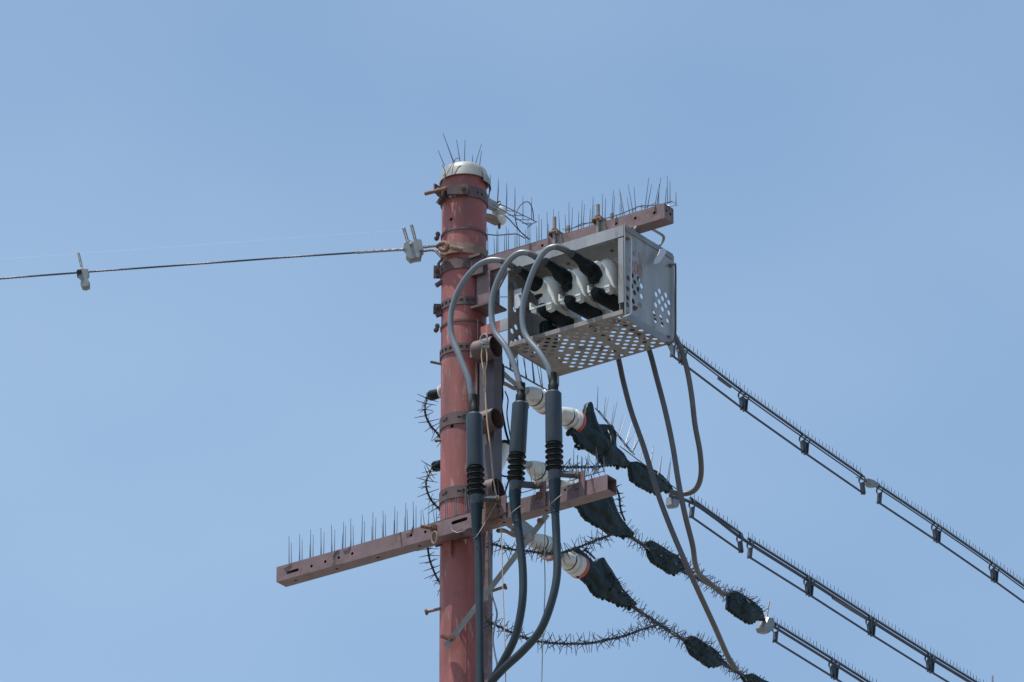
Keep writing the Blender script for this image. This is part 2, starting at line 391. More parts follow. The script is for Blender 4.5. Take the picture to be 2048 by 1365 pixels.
# end plate with two square holes closing the upper arm
ep = MB().fbox(UT1-.006, UT1-.001, UW+.005, UW+AW-.005, UZ-AW+.005, UZ-.005).build('end_plate', 'arm_mauve', uarm)
cut(ep, MB().fbox(UT1-.02, UT1+.01, UW+.012, UW+.024, UZ-.034, UZ-.022).fbox(UT1-.02, UT1+.01, UW+.042, UW+.055, UZ-.04, UZ-.026))
# fixing of the upper arm: flange block, gusset channel
br = thing('arm_bracket', 'mauve welded bracket fixing the upper arm to the right of the pole', 'bracket', F(.12, -.02, UZ-.1))
MB().fbox(.085, .145, -.085, .03, UZ-.008, UZ+.004).fbox(.085, .15, -.07, -.062, UZ-.08, UZ-.008).fbox(.085, .15, -.07, .03, UZ-.088, UZ-.08).build('flange', 'band_brown', br)
MB().fbox(.10, .17, -.045, -.038, UZ-.235, UZ-.07).fbox(.163, .17, -.038, .03, UZ-.235, UZ-.07).fbox(.10, .107, -.038, .03, UZ-.235, UZ-.07).build('channel', 'arm_mauve', br)
MB().prism([F(.17, -.02, UZ-.07), F(.26, -.02, UZ-.07), F(.17, -.02, UZ-.2)], Vector(), V*.008).build('gusset', 'arm_mauve', br)
MB().fbox(.085, .2, -.07, .04, UZ-.245, UZ-.235).build('foot_plate', 'band_brown', br)
# fixings of the lower arm on the pole
t = thing('arm_bolt', 'long rusty bolt with a ring through the lower crossarm left of the pole', 'bolt', hw(868, 1058, LW-.01), 'rusty bolts through the lower crossarm')
p = hw(868, 1057, LW)
MB().tube([p-V*.05+U*-.035, p+V*.0], .008, 10).build('shank', 'rust', t)
hexbolt(hexbolt(MB(), p, -V, .017, .012), p-V*.012, -V, .013, .01).build('nut', 'rust', t)
q = hw(869, 1076, LW-.02)
MB().tube([q+(U*math.cos(k*math.pi/8)*.5+Z*math.sin(k*math.pi/8)*1.0)*.028 for k in range(17)], .0045, 8, False).build('ring', 'tan_rust', t)
t = thing('arm_bolt', 'rusty bolt on a square washer between the two right cable clamps', 'bolt', hw(1081, 993, LW-.01), 'rusty bolts through the lower crossarm')
p = hw(1082, 994, LW)
MB().box(p-V*.003, U, V, Z, .022, .003, .024).build('washer', 'tan_rust', t); hexbolt(hexbolt(MB(), p-V*.006, -V, .016, .012), p-V*.014, -V, .012, .012).build('nut', 'rust', t)
t = thing('pole_seat', 'steel seat plates joining the lower crossarm to the pole', 'bracket', F(.05, -.1, LZ-.1))
MB().fbox(-.07, .11, -.108, -.1, LZ-.075, LZ+.01).build('back_plate', 'band_brown', t)
MB().prism([F(-.03, -.12, LZ-AW), F(.02, -.12, LZ-AW), F(.02, -.12, LZ-AW-.075)], Vector(), V*.008).build('gusset', 'pole_red', t)
MB().prism([hw(970, 1000, LW-.004), hw(996, 992, LW-.004), hw(996, 1020, LW-.004), hw(1008, 1037, LW-.004), hw(990, 1052, LW-.004), hw(968, 1048, LW-.004)], Vector(), -V*.006).build('front_plate', 'rust', t)

# ---------------------------------------------------------------- wire spikes
def spikes_on(name, label, lst, base_w, base_z_pts, up=True):
    t = thing(name, label, 'bird spikes', base_z_pts[0], 'bird spike strips on the arms')
    MB().tube(base_z_pts, .0022, 6).build('base_wire', 'spike_wire', t)
    for (a, b, r) in lst:
        MB().tube([a, b], [r*1.35, r*.6], 6).build('spike', 'spike_wire', t)
    return t
# lower arm, left run: groups of three
lst = []
gx = [575.5, 597, 618.5, 640, 661.5, 683, 699.5, 721, 743, 764.5, 786.5, 808.5, 825]
for i, x in enumerate(gx):
    pt = hw(x, 1141-(x-553)*.302, LW); tt = T(pt)
    for (dt, ww, h, r) in ((0, LW+.02, .140, .0017), (.004, LW+.045, .125, .0015), (-.016, LW+.055, .095, .0013)):
        if i == 0 and dt < 0: continue
        jt = random.uniform(-.004, .004); a = F(tt+dt-(ww-LW)*.4, ww, LZ); lst.append((a, F(tt+dt-(ww-LW)*.4+jt, ww+random.uniform(-.003, .003), LZ+h+random.uniform(-.006, .004)), r))
spikes_on('bird_spike_strip', 'long run of upright wire spikes on the lower crossarm left of the pole', lst, 0, [F(LT0+.03, LW+.035, LZ+.003), F(T(hw(833, 1057, LW)), LW+.035, LZ+.003)])
# lower arm over the pole, and right end (measured tops and feet)
lst = []
for (x1, y1, x2, y2) in ((849, 1050, 845, 1019), (869, 1043, 865, 1011), (873, 1041, 872, 1005), (891, 1036, 891, 990), (895, 1034, 894, 993), (908, 1031, 908, 1001), (912, 1029, 911, 977), (916, 1028, 915, 988), (930, 1022, 930, 985), (934, 1020, 930, 973), (939, 1018, 934, 980), (842, 1052, 842, 1020), (857, 1047, 858, 1015)):
    lst.append((hw(x1, y1+2, LW+.02), hw(x2, y2, LW+.03), .0016))
spikes_on('bird_spike_strip', 'short run of pale wire spikes on the lower crossarm in front of the pole', lst, 0, [hw(842, 1054, LW+.03), hw(942, 1023, LW+.03)])
lst = []
for (x1, y1, x2, y2) in ((979, 1004, 971, 965), (975, 1002, 973, 974), (990, 996, 988, 966), (998, 993, 995, 958), (1012, 990, 1010, 966), (1018, 990, 1019, 970), (1066, 975, 1057, 930), (1073, 973, 1068, 935), (1078, 972, 1076, 948), (1083, 975, 1086, 935)):
    lst.append((hw(x1, y1+3, LW+.03), hw(x2, y2, LW+.03), .0016))
spikes_on('bird_spike_strip', 'wire spikes on the lower crossarm between the three cable sleeves', lst, 0, [hw(972, 1007, LW+.03), hw(1085, 974, LW+.03)])
lst = []
for (x1, y1, x2, y2) in ((1146, 953, 1148, 896), (1151, 953, 1156, 910), (1140, 957, 1139, 924), (1169, 948, 1178, 903), (1173, 950, 1179, 912), (1191, 945, 1193, 895), (1194, 944, 1195.5, 906), (1208, 941, 1208, 912), (1164, 951, 1165, 915), (1189, 946, 1189, 930)):
    lst.append((hw(x1, y1+3, LW+.03), hw(x2, y2, LW+.03), .0017))
spikes_on('bird_spike_strip', 'pale wire spikes standing on the open right end of the lower crossarm', lst, 0, [hw(1136, 963, LW+.03), hw(1210, 942, LW+.03)])
# upper arm
lst = []
x = 976.
def utop(x): return 510-(x-983)*.2945
for (x2, y2, x1, h) in ((975, 456, 976, 0), (988, 476, 989, 0), (994, 458, 993, 0), (996, 463, 996, 0), (1009, 471, 1009, 0), (1012.5, 453, 1013, 0), (1017, 459, 1017, 0), (1030, 466, 1030, 0), (1034, 444, 1034, 0), (1038, 462, 1039, 0), (1051, 459, 1052, 0), (1056, 440, 1056, 0), (1060, 451, 1060, 0), (1073, 453, 1074, 0), (1078, 429, 1078, 0), (1083, 438, 1083, 0), (1094, 424, 1095, 0), (1096.5, 448, 1097, 0), (1107, 419, 1109, 0), (1117, 423, 1120, 0), (1130, 430, 1132, 0)):
    lst.append((hw(x1, utop(x1)+3, UW+.03), hw(x2, y2, UW+.035), .0016))
spikes_on('bird_spike_strip', 'wire spikes on the upper arm between the pole and the first clamp', lst, 0, [hw(976, 513, UW+.03), hw(1134, 466, UW+.03)])
lst = []
for (x2, y2, x1) in ((1138, 405, 1138), (1145, 415, 1143), (1157.5, 423, 1156.5), (1164.5, 402, 1162), (1169, 409, 1166), (1181, 418, 1179), (1186.5, 394, 1183.5), (1188, 409, 1187.5), (1204.5, 388, 1205), (1211, 396, 1210), (1227, 381, 1223), (1229, 392, 1227), (1239, 378, 1245), (1241, 386, 1249), (1240, 408, 1240), (1254, 395, 1259.5), (1256, 369, 1266), (1268, 374, 1271.5), (1297.5, 356, 1290), (1303.5, 369, 1294.5), (1316.5, 377, 1309), (1322, 355, 1313), (1318.5, 369, 1317), (1332.5, 377, 1330.5), (1334.5, 352, 1335), (1340, 362, 1340), (1283, 407, 1283)):
    lst.append((hw(x1, utop(x1)+2-(3 if 1255 < x1 < 1300 else 0), UW+.03), hw(x2, y2, UW+.035), .0016))
lst.append((hw(1352, 410, UW+.06), hw(1352, 384, UW+.06), .0016))
t = spikes_on('bird_spike_strip', 'leaning wire spikes along the free right end of the upper arm', lst, 0, smooth_path([hw(1130, 462, UW+.03), hw(1175, 447, UW+.03), hw(1230, 432, UW+.03), hw(1262, 420, UW+.03), hw(1283, 412, UW+.03), hw(1310, 411, UW+.03), hw(1343, 404, UW+.03)], 5))
MB().tube([hw(1125, 459, UW+.04), hw(1145, 457, UW+.03), hw(1165, 447, UW+.04), hw(1185, 446, UW+.03), hw(1205, 438, UW+.04)], .0018, 6).tube([hw(1262, 425, UW+.03), hw(1276, 413, UW+.05), hw(1292, 415, UW+.03), hw(1312, 406, UW+.05)], .0018, 6).tube([hw(1335, 405, UW+.03), hw(1344, 403, UW+.03), hw(1355, 411, UW+.03), hw(1340, 413, UW+.03), hw(1335, 411, UW+.03)], .002, 6).build('brace_wire', 'spike_wire', t)
# thin tie wires round the arms
def tie(pts_, wf, label, r=.0015, m='band_brown'):
    o = MB().tube([hw(a, b, wf-.003) for a, b in pts_], r, 6).build('tie_wire', m); tag(o, label, 'tie wire', 'tie wires round the arms')
tie([(1182, 962), (1183, 950), (1187, 976), (1191, 988), (1185, 974), (1182, 952)], LW, 'dark tie wire looped near the open end of the lower crossarm', .0018)
tie([(800, 1064), (803, 1095), (806, 1098)], LW, 'tie wire round the lower crossarm left of the ring bolt')
tie([(1058, 508), (1060, 486), (1063, 506)], UW, 'tie wire on the upper arm above the switch box left corner')
tie([(1096, 492), (1098, 474), (1101, 490)], UW, 'tie wire on the upper arm beside the left clamp')
tie([(1230, 449), (1233, 430), (1235, 449)], UW, 'tie wire through a hole of the upper arm right of the tall clamp')
tie([(1308, 424), (1311, 413), (1311, 424)], UW, 'tie wire through the last hole of the upper arm')
tie([(666, 1115), (670, 1106), (678, 1101)], LW, 'twisted wire end on the lower crossarm at its third hole', .002)
tie([(686, 1102), (696, 1100), (700, 1093)], LW, 'twisted wire end on the lower crossarm at its fourth hole', .002)
tie([(812, 1070), (822, 1066), (825, 1055)], LW, 'twisted wire end above the hole left of the ring bolt', .002)
tie([(568, 1138), (576, 1134), (582, 1129)], LW, 'twisted wire end over the slot at the far left end', .002)
tie([(902, 1050), (904, 1061), (914, 1066), (928, 1062), (940, 1052), (946, 1042)], LW-.01, 'pale thin wire hanging in a loop from the long slot', .0022, 'galv')
tie([(1076, 1017), (1090, 1013), (1099, 998), (1100, 975)], LW-.01, 'dark thin wire curving down behind the right cable neck', .002)
tie([(970, 1040), (985, 1041), (1003, 1031), (1022, 1016)], LW-.01, 'thin wire sagging between the two left cable necks', .002)

# ================================================================ switch box
BW0 = -.12
c_tr = hw(1249, 450, BW0); c_tl = hw(1015, 523, BW0)
BT1 = T(c_tr); BT0 = T(c_tl); BZ1 = c_tr.z
BZ0 = hw(1240, 629, BW0).z
BW1 = W(ht(1348, 507, BT1))
box = thing('switch_box', 'open fronted grey steel box with perforated sides hung under the upper arm', 'switch box', F((BT0+BT1)/2, (BW0+BW1)/2, (BZ0+BZ1)/2))
PT = .003
MB().fbox(BT0, BT1, BW0+.02, BW1, BZ1-.006, BZ1-.002).build('top_panel', 'panel_grey', box)
# bottom panel, perforated in a staggered lattice
bt0 = T(hw(1024, 686, BW0)); 
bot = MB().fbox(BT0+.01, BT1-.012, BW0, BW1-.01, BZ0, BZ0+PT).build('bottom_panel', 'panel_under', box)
c = MB(); s0 = BT0+.035
nh = 0
for i in range(0, 22):
    for j in range(0, 13):
        if (i+j) % 2: continue
        tt = s0+i*.0265; ww = BW0+.03+j*.0265
        if tt > BT1-.03 or ww > BW1-.03: continue
        if i in (13,) or (j in (6,) and i < 9): continue
        if i < 3 and j > 4: continue
        c.tube([F(tt, ww, BZ0-.01), F(tt, ww, BZ0+.02)], .0125, 14)
cut(bot, c)
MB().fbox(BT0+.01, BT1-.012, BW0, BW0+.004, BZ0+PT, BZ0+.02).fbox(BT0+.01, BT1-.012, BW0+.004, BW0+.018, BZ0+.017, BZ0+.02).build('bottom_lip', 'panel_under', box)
# side panels
def side(tt, name, m):
    o = MB().fbox(tt-PT, tt, BW0, BW1, BZ0, BZ1).build(name, m, box); return o
rs = side(BT1, 'side_panel', 'panel_grey')
c = MB()
ZX = 5.933
for (a, b) in ((335, 515), (385, 480), (458, 525), (413, 562), (330, 640), (380, 605), (495, 608), (455, 648), (318, 742), (410, 688), (495, 730), (330, 830), (395, 790), (475, 835), (410, 870),
               (710, 668), (785, 715), (670, 708), (745, 755), (820, 800), (707, 793), (665, 832), (783, 838), (745, 880), (820, 925), (645, 932), (725, 977), (660, 1018), (805, 1025), (740, 1065)):
    p = ht(1200+a/ZX, 470+b/ZX, BT1)
    if W(p) < BW0+.02: p = p+V*(BW0+.02-W(p))
    c.tube([p-U*.02, p+U*.02], .0125, 14)
cut(rs, c)
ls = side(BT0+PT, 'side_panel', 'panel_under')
c = MB()
for (ww, zz) in ((.03, .03), (.06, .05), (.03, .09), (.06, .12), (.09, .08), (.2, .06), (.23, .09), (.2, .12), (.26, .06), (.05, .2)):
    p = F(BT0, BW0+ww, BZ0+zz); c.tube([p-U*.02, p+U*.02], .0125, 14)
cut(ls, c)
# frame rails
MB().fbox(BT0, BT1-.004, BW0-.003, BW0, BZ1-.052, BZ1).fbox(BT0, BT1-.004, BW0, BW0+.022, BZ1-.052, BZ1-.049).build('front_rail', 'panel_grey', box)
MB().fbox(BT0, BT1-.004, BW1-.02, BW1, BZ1-.03, BZ1).build('rear_rail', 'panel_grey', box)
MB().fbox(BT1, BT1+.004, BW0-.004, BW0+.0, BZ0-.01, BZ1+.004).fbox(BT1-.03, BT1-.003, BW0-.006, BW0-.003, BZ0+.05, BZ1-.06).build('corner_post', 'panel_grey', box)
MB().prism([F(BT1+.002, BW0, BZ0+.006), F(BT1+.002, BW1-.05, BZ0+.006), F(BT1+.002, BW1-.02, BZ0-.02), F(BT1+.002, BW1-.04, BZ0-.055), F(BT1+.002, BW1-.075, BZ0-.02), F(BT1+.002, BW1-.09, BZ0-.028), F(BT1+.002, BW0, BZ0-.028)], Vector(), U*.004).build('bottom_rail', 'blue_grey', box)
MB().prism([F(BT0+.006, BW0, BZ0+.0), F(BT0+.006, BW0+.07, BZ0), F(BT0+.006, BW0+.05, BZ0-.035), F(BT0+.006, BW0, BZ0-.03)], Vector(), U*.004).build('hanger_tab', 'blue_grey', box)
MB().prism([F(BT0+.006, BW1-.05, BZ0), F(BT0+.006, BW1-.005, BZ0), F(BT0+.006, BW1-.005, BZ0-.045), F(BT0+.006, BW1-.02, BZ0-.035)], Vector(), U*.004).build('hanger_tab', 'blue_grey', box)
# corner bevel strip and overlapping sheet on the right side
MB().prism([ht(1252, 462, BT1+.001), ht(1345, 520, BT1+.001), ht(1345, 509, BT1+.001), ht(1252, 452, BT1+.001)], Vector(), U*.003).build('top_flange', 'blue_grey', box)
MB().fbox(BT1-.032, BT1-.029, BW0+.004, BW0+.15, BZ0+.004, BZ1-.056).build('hole_darkening_plate', 'panel_under', box)  # added plate that blocks the sky behind the front holes so they look dark
# latch rods
MB().tube(smooth_path([ht(1258, 475, BT1+.012), ht(1262, 477, BT1+.014), ht(1263, 490, BT1+.014), ht(1262, 560, BT1+.014), ht(1262, 620, BT1+.014), ht(1259, 629, BT1+.012), ht(1247, 634, BT1+.01)], 3), .0032, 8).build('latch_rod', 'tape', box)
MB().tube(smooth_path([ht(1339, 530, BT1+.012), ht(1348, 529, BT1+.014), ht(1351, 534, BT1+.014), ht(1351, 600, BT1+.014), ht(1351, 660, BT1+.014), ht(1349, 680, BT1+.012), ht(1338, 690, BT1+.01)], 3), .0045, 8).build('latch_rod', 'band_brown', box)
for a, b in ((1254, 478), (1340, 532), (1335, 675), (1333, 688), (1270, 617)):
    hexbolt(MB(), ht(a, b, BT1+.001), U, .008, .008).build('bolt', 'rust', box)
# tape flap, carrying handle
MB().prism([ht(1319, 499, BT1+.03), ht(1326, 497, BT1+.03), ht(1331, 501, BT1+.03), ht(1330, 508, BT1+.03), ht(1318, 525, BT1+.03), ht(1310, 529, BT1+.03), ht(1306, 528, BT1+.03), ht(1308, 520, BT1+.03), ht(1317, 507, BT1+.03)], Vector(), U*.004).build('tape_flap', 'tape', box)
MB().tube(smooth_path([ht(1268, 459, BT1), ht(1275, 452, BT1+.0), ht(1282, 447, BT1), ht(1290, 449, BT1), ht(1300, 456, BT1), ht(1322, 469, BT1), ht(1327, 474, BT1), ht(1327, 480, BT1), ht(1320, 491, BT1-.005)], 4), .0062, 10).build('handle', 'panel_under', box)
# inside left: hinge plate with bolts
MB().box(hw(1036, 598, BW0+.03)-V*.0, U, V, Z, .02, .003, .045).build('hinge_plate', 'tape', box)
for a, b in ((1040, 592), (1040, 615)): hexbolt(MB(), hw(a, b, BW0+.026), -V, .006, .005).build('bolt', 'galv', box)
sp_ = MB()
for k in range(5): sp_.tube([hw(1029+k*.8, 568+k*3, BW0+.03)+(U*math.cos(a*.5)+V*math.sin(a*.5))*.007+Z*a*.0003 for a in range(13)], .0016, 6)
sp_.build('spring', 'galv', box)
MB().lathe(hw(1093, 632, .0), V, [(0, .012), (.06, .012), (.06, .022), (.12, .022)], 12).build('terminal_stud', 'galv', box)
MB().lathe(hw(1097, 650, .08)-Z*.1, Z, [(0, .04), (.1, .04), (.11, .03)], 20).fbox(BT0+.11, BT0+.115, -.01, .0, BZ0+.02, BZ0+.12).build('surge_tank', 'rubber_teal', box)
# painted number
def text(body, p, hgt, xs, m, parent, name='lettering', outline=.0, normal=U, right=V):
    cu = bpy.data.curves.new('t', 'FONT'); cu.body = body; cu.size = 1; cu.align_x = 'LEFT'
    if outline: cu.fill_mode = 'NONE'; cu.bevel_depth = outline; cu.bevel_resolution = 1
    else: cu.extrude = .01
    to = bpy.data.objects.new('t', cu); COL.objects.link(to); dg = bpy.context.evaluated_depsgraph_get(); dg.update()
    me = bpy.data.meshes.new_from_object(to.evaluated_get(dg)); bpy.data.objects.remove(to)
    k = hgt/.7; x = MB(); x.v = [p+right*(v.co.x*k*xs)+Z*(v.co.y*k)+normal*(.001+v.co.z*.02) for v in me.vertices]; x.f = [tuple(q.vertices) for q in me.polygons]
    return x.build(name, m, parent)
text('200', ht(1258.5, 540, BT1), .060, .78, 'paint_red', box, outline=.02)
text('41', ht(1264.5, 511, BT1), .026, .75, 'paint_red', box, outline=.018)
text('S', ht(1276.5, 514.5, BT1), .024, .7, 'paint_red', box, outline=.018)
# clamps hanging the box from the arm
def ubolt(px, py_top, py_plate, label):
    p = hw(px, py_plate, UW-.018); tt = T(p)
    t = thing('box_clamp', label, 'clamp', F(tt, 0, UZ), 'clamps hanging the box from the upper arm')
    MB().fbox(tt-.024, tt+.024, UW-.035, UW+AW+.035, UZ+.006, UZ+.012).fbox(tt-.024, tt-.020, UW-.035, UW+AW+.035, UZ-.006, UZ+.006).fbox(tt+.020, tt+.024, UW-.035, UW+AW+.035, UZ-.006, UZ+.006).build('top_plate', 'tan_rust', t)
    for ww in (UW-.018, UW+AW+.018):
        b = MB(); b.tube([F(tt, ww, BZ1-.01), F(tt, ww, hw(px, py_top, UW-.018).z)], .0085, 12).build('rod', 'panel_under', t)
        hexbolt(MB(), F(tt, ww, UZ+.012), Z, .014, .012).build('nut', 'rust', t)
    MB().prism([F(tt+.006, UW-.012, UZ-.0), F(tt+.028, UW-.012, UZ-.004), F(tt+.038, UW-.012, UZ-.06), F(tt+.006, UW-.012, UZ-.06)], Vector(), V*.008).build('side_plate', 'panel_under', t)
ubolt(1109, 435, 463, 'shorter clamp with upright bolt on the upper arm, nearer the pole')
ubolt(1196, 410, 438, 'taller clamp with upright bolt on the upper arm, farther from the pole')

# ================================================================ three switch units inside the box
Q3 = hw(1203, 553, -.05)
unit_t = [T(Q3)-.302, T(Q3)-.151, T(Q3)]
lab = ['leftmost', 'middle', 'rightmost']
UZC = Q3.z
def arch(tc_, ww, zc, hwid, h0, h1, n=10, notch=False, zs=.045):
    pts_ = [F(tc_-hwid, ww, zc-h0), ]
    for k in range(n+1):
        a = math.pi-math.pi*k/n; pts_.append(F(tc_+hwid*math.cos(a), ww, zc+zs+h1*math.sin(a)))
    pts_.append(F(tc_+hwid, ww, zc-h0))
    if notch: pts_ += [F(tc_+hwid*.5, ww, zc-h0), F(tc_+hwid*.45, ww, zc-h0+.018), F(tc_-hwid*.2, ww, zc-h0+.018), F(tc_-hwid*.3, ww, zc-h0)]
    return pts_
for i, tc_ in enumerate(unit_t):
    t = thing('switch_unit', ['leftmost', 'middle', 'rightmost'][i]+' of the three pale switch units lying in the open box', 'switch unit', F(tc_, 0, UZC), 'pale switch units in the box')
    MB().lathe(F(tc_+.010, -.018, UZC-.07), Z, [(0, .054), (.012, .054), (.02, .050), (.09, .050), (.115, .0485), (.135, .042), (.148, .031), (.156, .016), (.158, .0)], 36).build('housing', 'resin', t)
    MB().tube([F(tc_-.012, -.085, UZC+.028), F(tc_-.008, -.03, UZC+.018)], [.036, .044], 24).build('bushing_socket', 'resin', t)
    MB().prism(arch(tc_+.008, 0, UZC+.012, .064, .07, .06), V*.03, V*.048).build('rear_flange', 'resin', t)
    MB().prism(arch(tc_+.008, 0, UZC-.01, .045, .06, .05), V*.048, V*.16).build('rear_housing', 'resin', t)
    MB().fbox(tc_-.05, tc_+.064, -.085, .06, UZC-.078, UZC-.070).fbox(tc_-.05, tc_-.042, -.085, .06, UZC-.07, UZC-.045).build('base_plate', 'resin', t)
    MB().prism([F(tc_-.045, -.08, UZC-.078), F(tc_-.02, -.08, UZC-.078), F(tc_-.018, -.08, UZC-.098), F(tc_-.045, -.08, UZC-.09)], Vector(), V*.02).build('foot', 'resin', t)
    MB().prism([F(tc_+.03, -.08, UZC-.078), F(tc_+.062, -.08, UZC-.078), F(tc_+.062, -.08, UZC-.098), F(tc_+.036, -.08, UZC-.102)], Vector(), V*.03).build('foot', 'resin', t)
    MB().prism([F(tc_-.045, .12, UZC-.06), F(tc_+.06, .12, UZC-.06), F(tc_+.06, .12, UZC-.13), F(tc_-.02, .12, UZC-.13)], Vector(), V*.09, .06).build('rear_base', 'resin', t)
    MB().lathe(F(tc_+.062, .0, UZC+.0), U, [(0, .012), (.008, .012), (.012, .008)], 12).build('side_terminal', 'galv', t)
    MB().lathe(F(tc_+.062, -.01, UZC+.035), U, [(0, .010), (.008, .010)], 12).build('side_terminal', 'galv', t)
    # upper boot
    dx = [-106, -53, 0][i]; dy = [31.5, 15.5, 0][i]
    bp = [(1143, 508), (1153, 514), (1163, 523), (1171, 531), (1185, 543), (1197, 552)]
    tb = tc_-.012
    path = [ht(a+dx, b+dy, tb) for a, b in bp]
    MB().tube(path, [.018, .020, .022, .033, .036, .030], 18).build('upper_boot', 'rubber', t)
    p = path[4]; MB().tube([p, p-Z*.035+V*.008, p-Z*.05+V*.01], [.03, .025, .021], 16).build('boot_spout', 'rubber', t)
    # lower boot, leaving to the rear
    bp = [(1188, 583), (1197, 590), (1212, 598), (1240, 614), (1262, 626), (1278, 637)]
    path = [ht(a+dx, b+dy, tc_+.01) for a, b in bp]
    MB().tube(path, [.02, .032, .034, .033, .026, .018], 18).build('lower_boot', 'rubber', t)

# ================================================================ grey lead cables from the boots to the sleeves
CWP = -.245
def sleeve_set(i, xt, yt, xb, yb, xs0, ys0, label, tail, group='cable terminations strapped to the lower crossarm'):
    """sleeve top centre, sheds bottom centre"""
    ww = LW-.085
    A = hw(xt, yt, ww); B = hw(xb, yb, ww); ax = (B-A).normalized(); Lg = (B-A).length
    t = thing('cable_termination', label, 'cable termination', B, group)
    sl_ = Lg*.655
    MB().lathe(A, ax, [(0, .018), (.004, .028), (.012, .035), (sl_*.97, .0365), (sl_, .0335)], 28).build('sleeve', 'sleeve', t)
    MB().lathe(A-ax*.085, ax, [(0, .0165), (.02, .0175), (.045, .0165), (.055, .022), (.085, .022)], 18).build('seal_boot', 'rubber', t)
    prof = []; L2 = Lg-sl_; n = 5; st = L2/n
    for k in range(n):
        d = k*st; prof += [(d, .024), (d+st*.22, .028), (d+st*.36, .0385), (d+st*.46, .039), (d+st*.52, .030), (d+st*.9, .024)]
    MB().lathe(A+ax*sl_, ax, prof, 28).build('sheds', 'rubber', t)
    MB().lathe(B, ax, [(0, .0235), (0.0, .027), (.028, .027), (.036, .0235), (.042, .0235), (.042, .018)], 24).build('collar', 'clamp_grey', t)
    # neck
    neck = [B+ax*.04]; rr = [.026]
    for k in range(1, 22):
        neck.append(B+ax*(.04+k*.0072)+(U*(.022*(k/21)**2) if i == 1 else U*0)); rr.append(.0262-.0004*k+(.0014 if k % 2 else -.0006))
    MB().tube(neck, rr, 20).build('taped_neck', 'rubber_teal', t)
    # arm of the clamp to a bracket plate on the crossarm
    M_ = B+ax*.014; E = Vector((0, 0, M_.z))+U*(T(M_)+.075)+V*(LW-.02)
    MB().tube(smooth_path([M_+U*.015, M_+U*.045+V*.02-Z*.004, E], 4), [.015]*9, 4, flat=Z+U*.3).build('clamp_arm', 'clamp_grey', t)
    hexbolt(MB(), E-V*.01+U*.004, -V, .012, .014).build('bolt', 'tan_rust', t)
    zt_ = max(E.z+.02, LZ+.01)
    MB().fbox(T(E)-.004, T(E)+.026, LW-.01, LW-.002, LZ-AW-.002, zt_).fbox(T(E)-.03, T(E)-.004, LW-.008, LW-.002, LZ-.03, LZ-.02).build('bracket_plate', 'arm_mauve', t)
    # thin twisted tie wire hanging to the neck
    tw = B+ax*(.15 if i else .2)
    MB().tube(smooth_path([E-V*.02-Z*.02, E-V*.03-Z*.06-U*.02, tw+U*.02-V*.02+Z*.01, tw-V*.024-U*.002-Z*.006], 5), .0013, 6).build('tie_wire', 'galv_dirty', t)
    # tail cable
    tp = [neck[-1]-ax*.01]+[hw(a, b, ww2) for (a, b, ww2) in tail]
    tl = MB().tube(smooth_path(tp, 6), .0172, 16).build('tail_cable', 'cable_dark' if i == 0 else 'cable_dark', t)
    return A, ax
S = []
S.append(sleeve_set(0, 948, 827, 952, 992, 0, 0, 'leftmost cable sleeve, hanging in front of the right edge of the pole', [(957, 1100, -.26), (959, 1200, -.26), (960, 1300, -.26), (961, 1500, -.26), (962, 1900, -.26)]))
S.append(sleeve_set(1, 1041, 804, 1031.5, 964, 0, 0, 'middle cable sleeve, between the pole and the brace bolt', [(1036, 1052, -.262), (1041, 1090, -.255), (1046, 1150, -.25), (1044, 1210, -.25), (1030, 1275, -.24), (1003, 1330, -.22), (985, 1365, -.2), (975, 1420, -.17), (972, 1520, -.15), (972, 1900, -.14)]))
S.append(sleeve_set(2, 1106.5, 783, 1109, 943, 0, 0, 'rightmost cable sleeve, nearest to the white insulators with red rings', [(1113, 1080, -.26), (1114, 1150, -.27), (1102, 1208, -.28), (1080, 1262, -.28), (1045, 1303, -.27), (1005, 1340, -.25), (982, 1368, -.23), (968, 1410, -.2), (962, 1500, -.17), (962, 1900, -.17)]))
grey_paths = [
    [(1037, 545, -.17), (1024, 533, -.22), (1003, 522, -.25), (975, 522, -.27), (948, 538, -.28), (920, 575, -.28), (903, 622, -.28), (903, 668, -.28), (920, 715, -.28), (938, 762, -.275), (944, 800, -.27)],
    [(1092, 530, -.17), (1078, 519, -.22), (1058, 507, -.25), (1035, 508, -.27), (1012, 530, -.28), (992, 570, -.28), (983, 612, -.28), (988, 660, -.28), (1012, 695, -.28), (1030, 735, -.275), (1042, 778, -.27)],
    [(1147, 514, -.17), (1133, 502, -.22), (1112, 494, -.25), (1090, 503, -.27), (1070, 535, -.28), (1055, 575, -.28), (1045, 620, -.28), (1050, 668, -.28), (1078, 705, -.28), (1096, 735, -.275), (1103, 758, -.27)]]
for i, gp in enumerate(grey_paths):
    pts_ = [hw(a, b, c_) for a, b, c_ in gp]; pts_[0] = pts_[0]+V*.0; pts_.append(S[i][0]-S[i][1]*.07)
    o = MB().tube(smooth_path(pts_, 8), .0128, 16).build('lead_cable', 'cable_grey')
    tag(o, ['grey cable arching from the box down over the pole to the leftmost sleeve', 'grey cable arching from the middle boot down to the middle sleeve', 'grey cable arching from the right boot past the box corner to the rightmost sleeve'][i], 'cable', 'grey cables looping from box to sleeves')
    o['_o'] = tuple(o.location); sp2 = smooth_path(pts_, 8); MB().tube(sp2[:17], [.0175]+[.0145]*16, 14).build('tape_wrap', 'cable_brown', o); MB().tube(sp2[-12:-6], .0138, 14).build('tape_wrap', 'cable_brown', o)

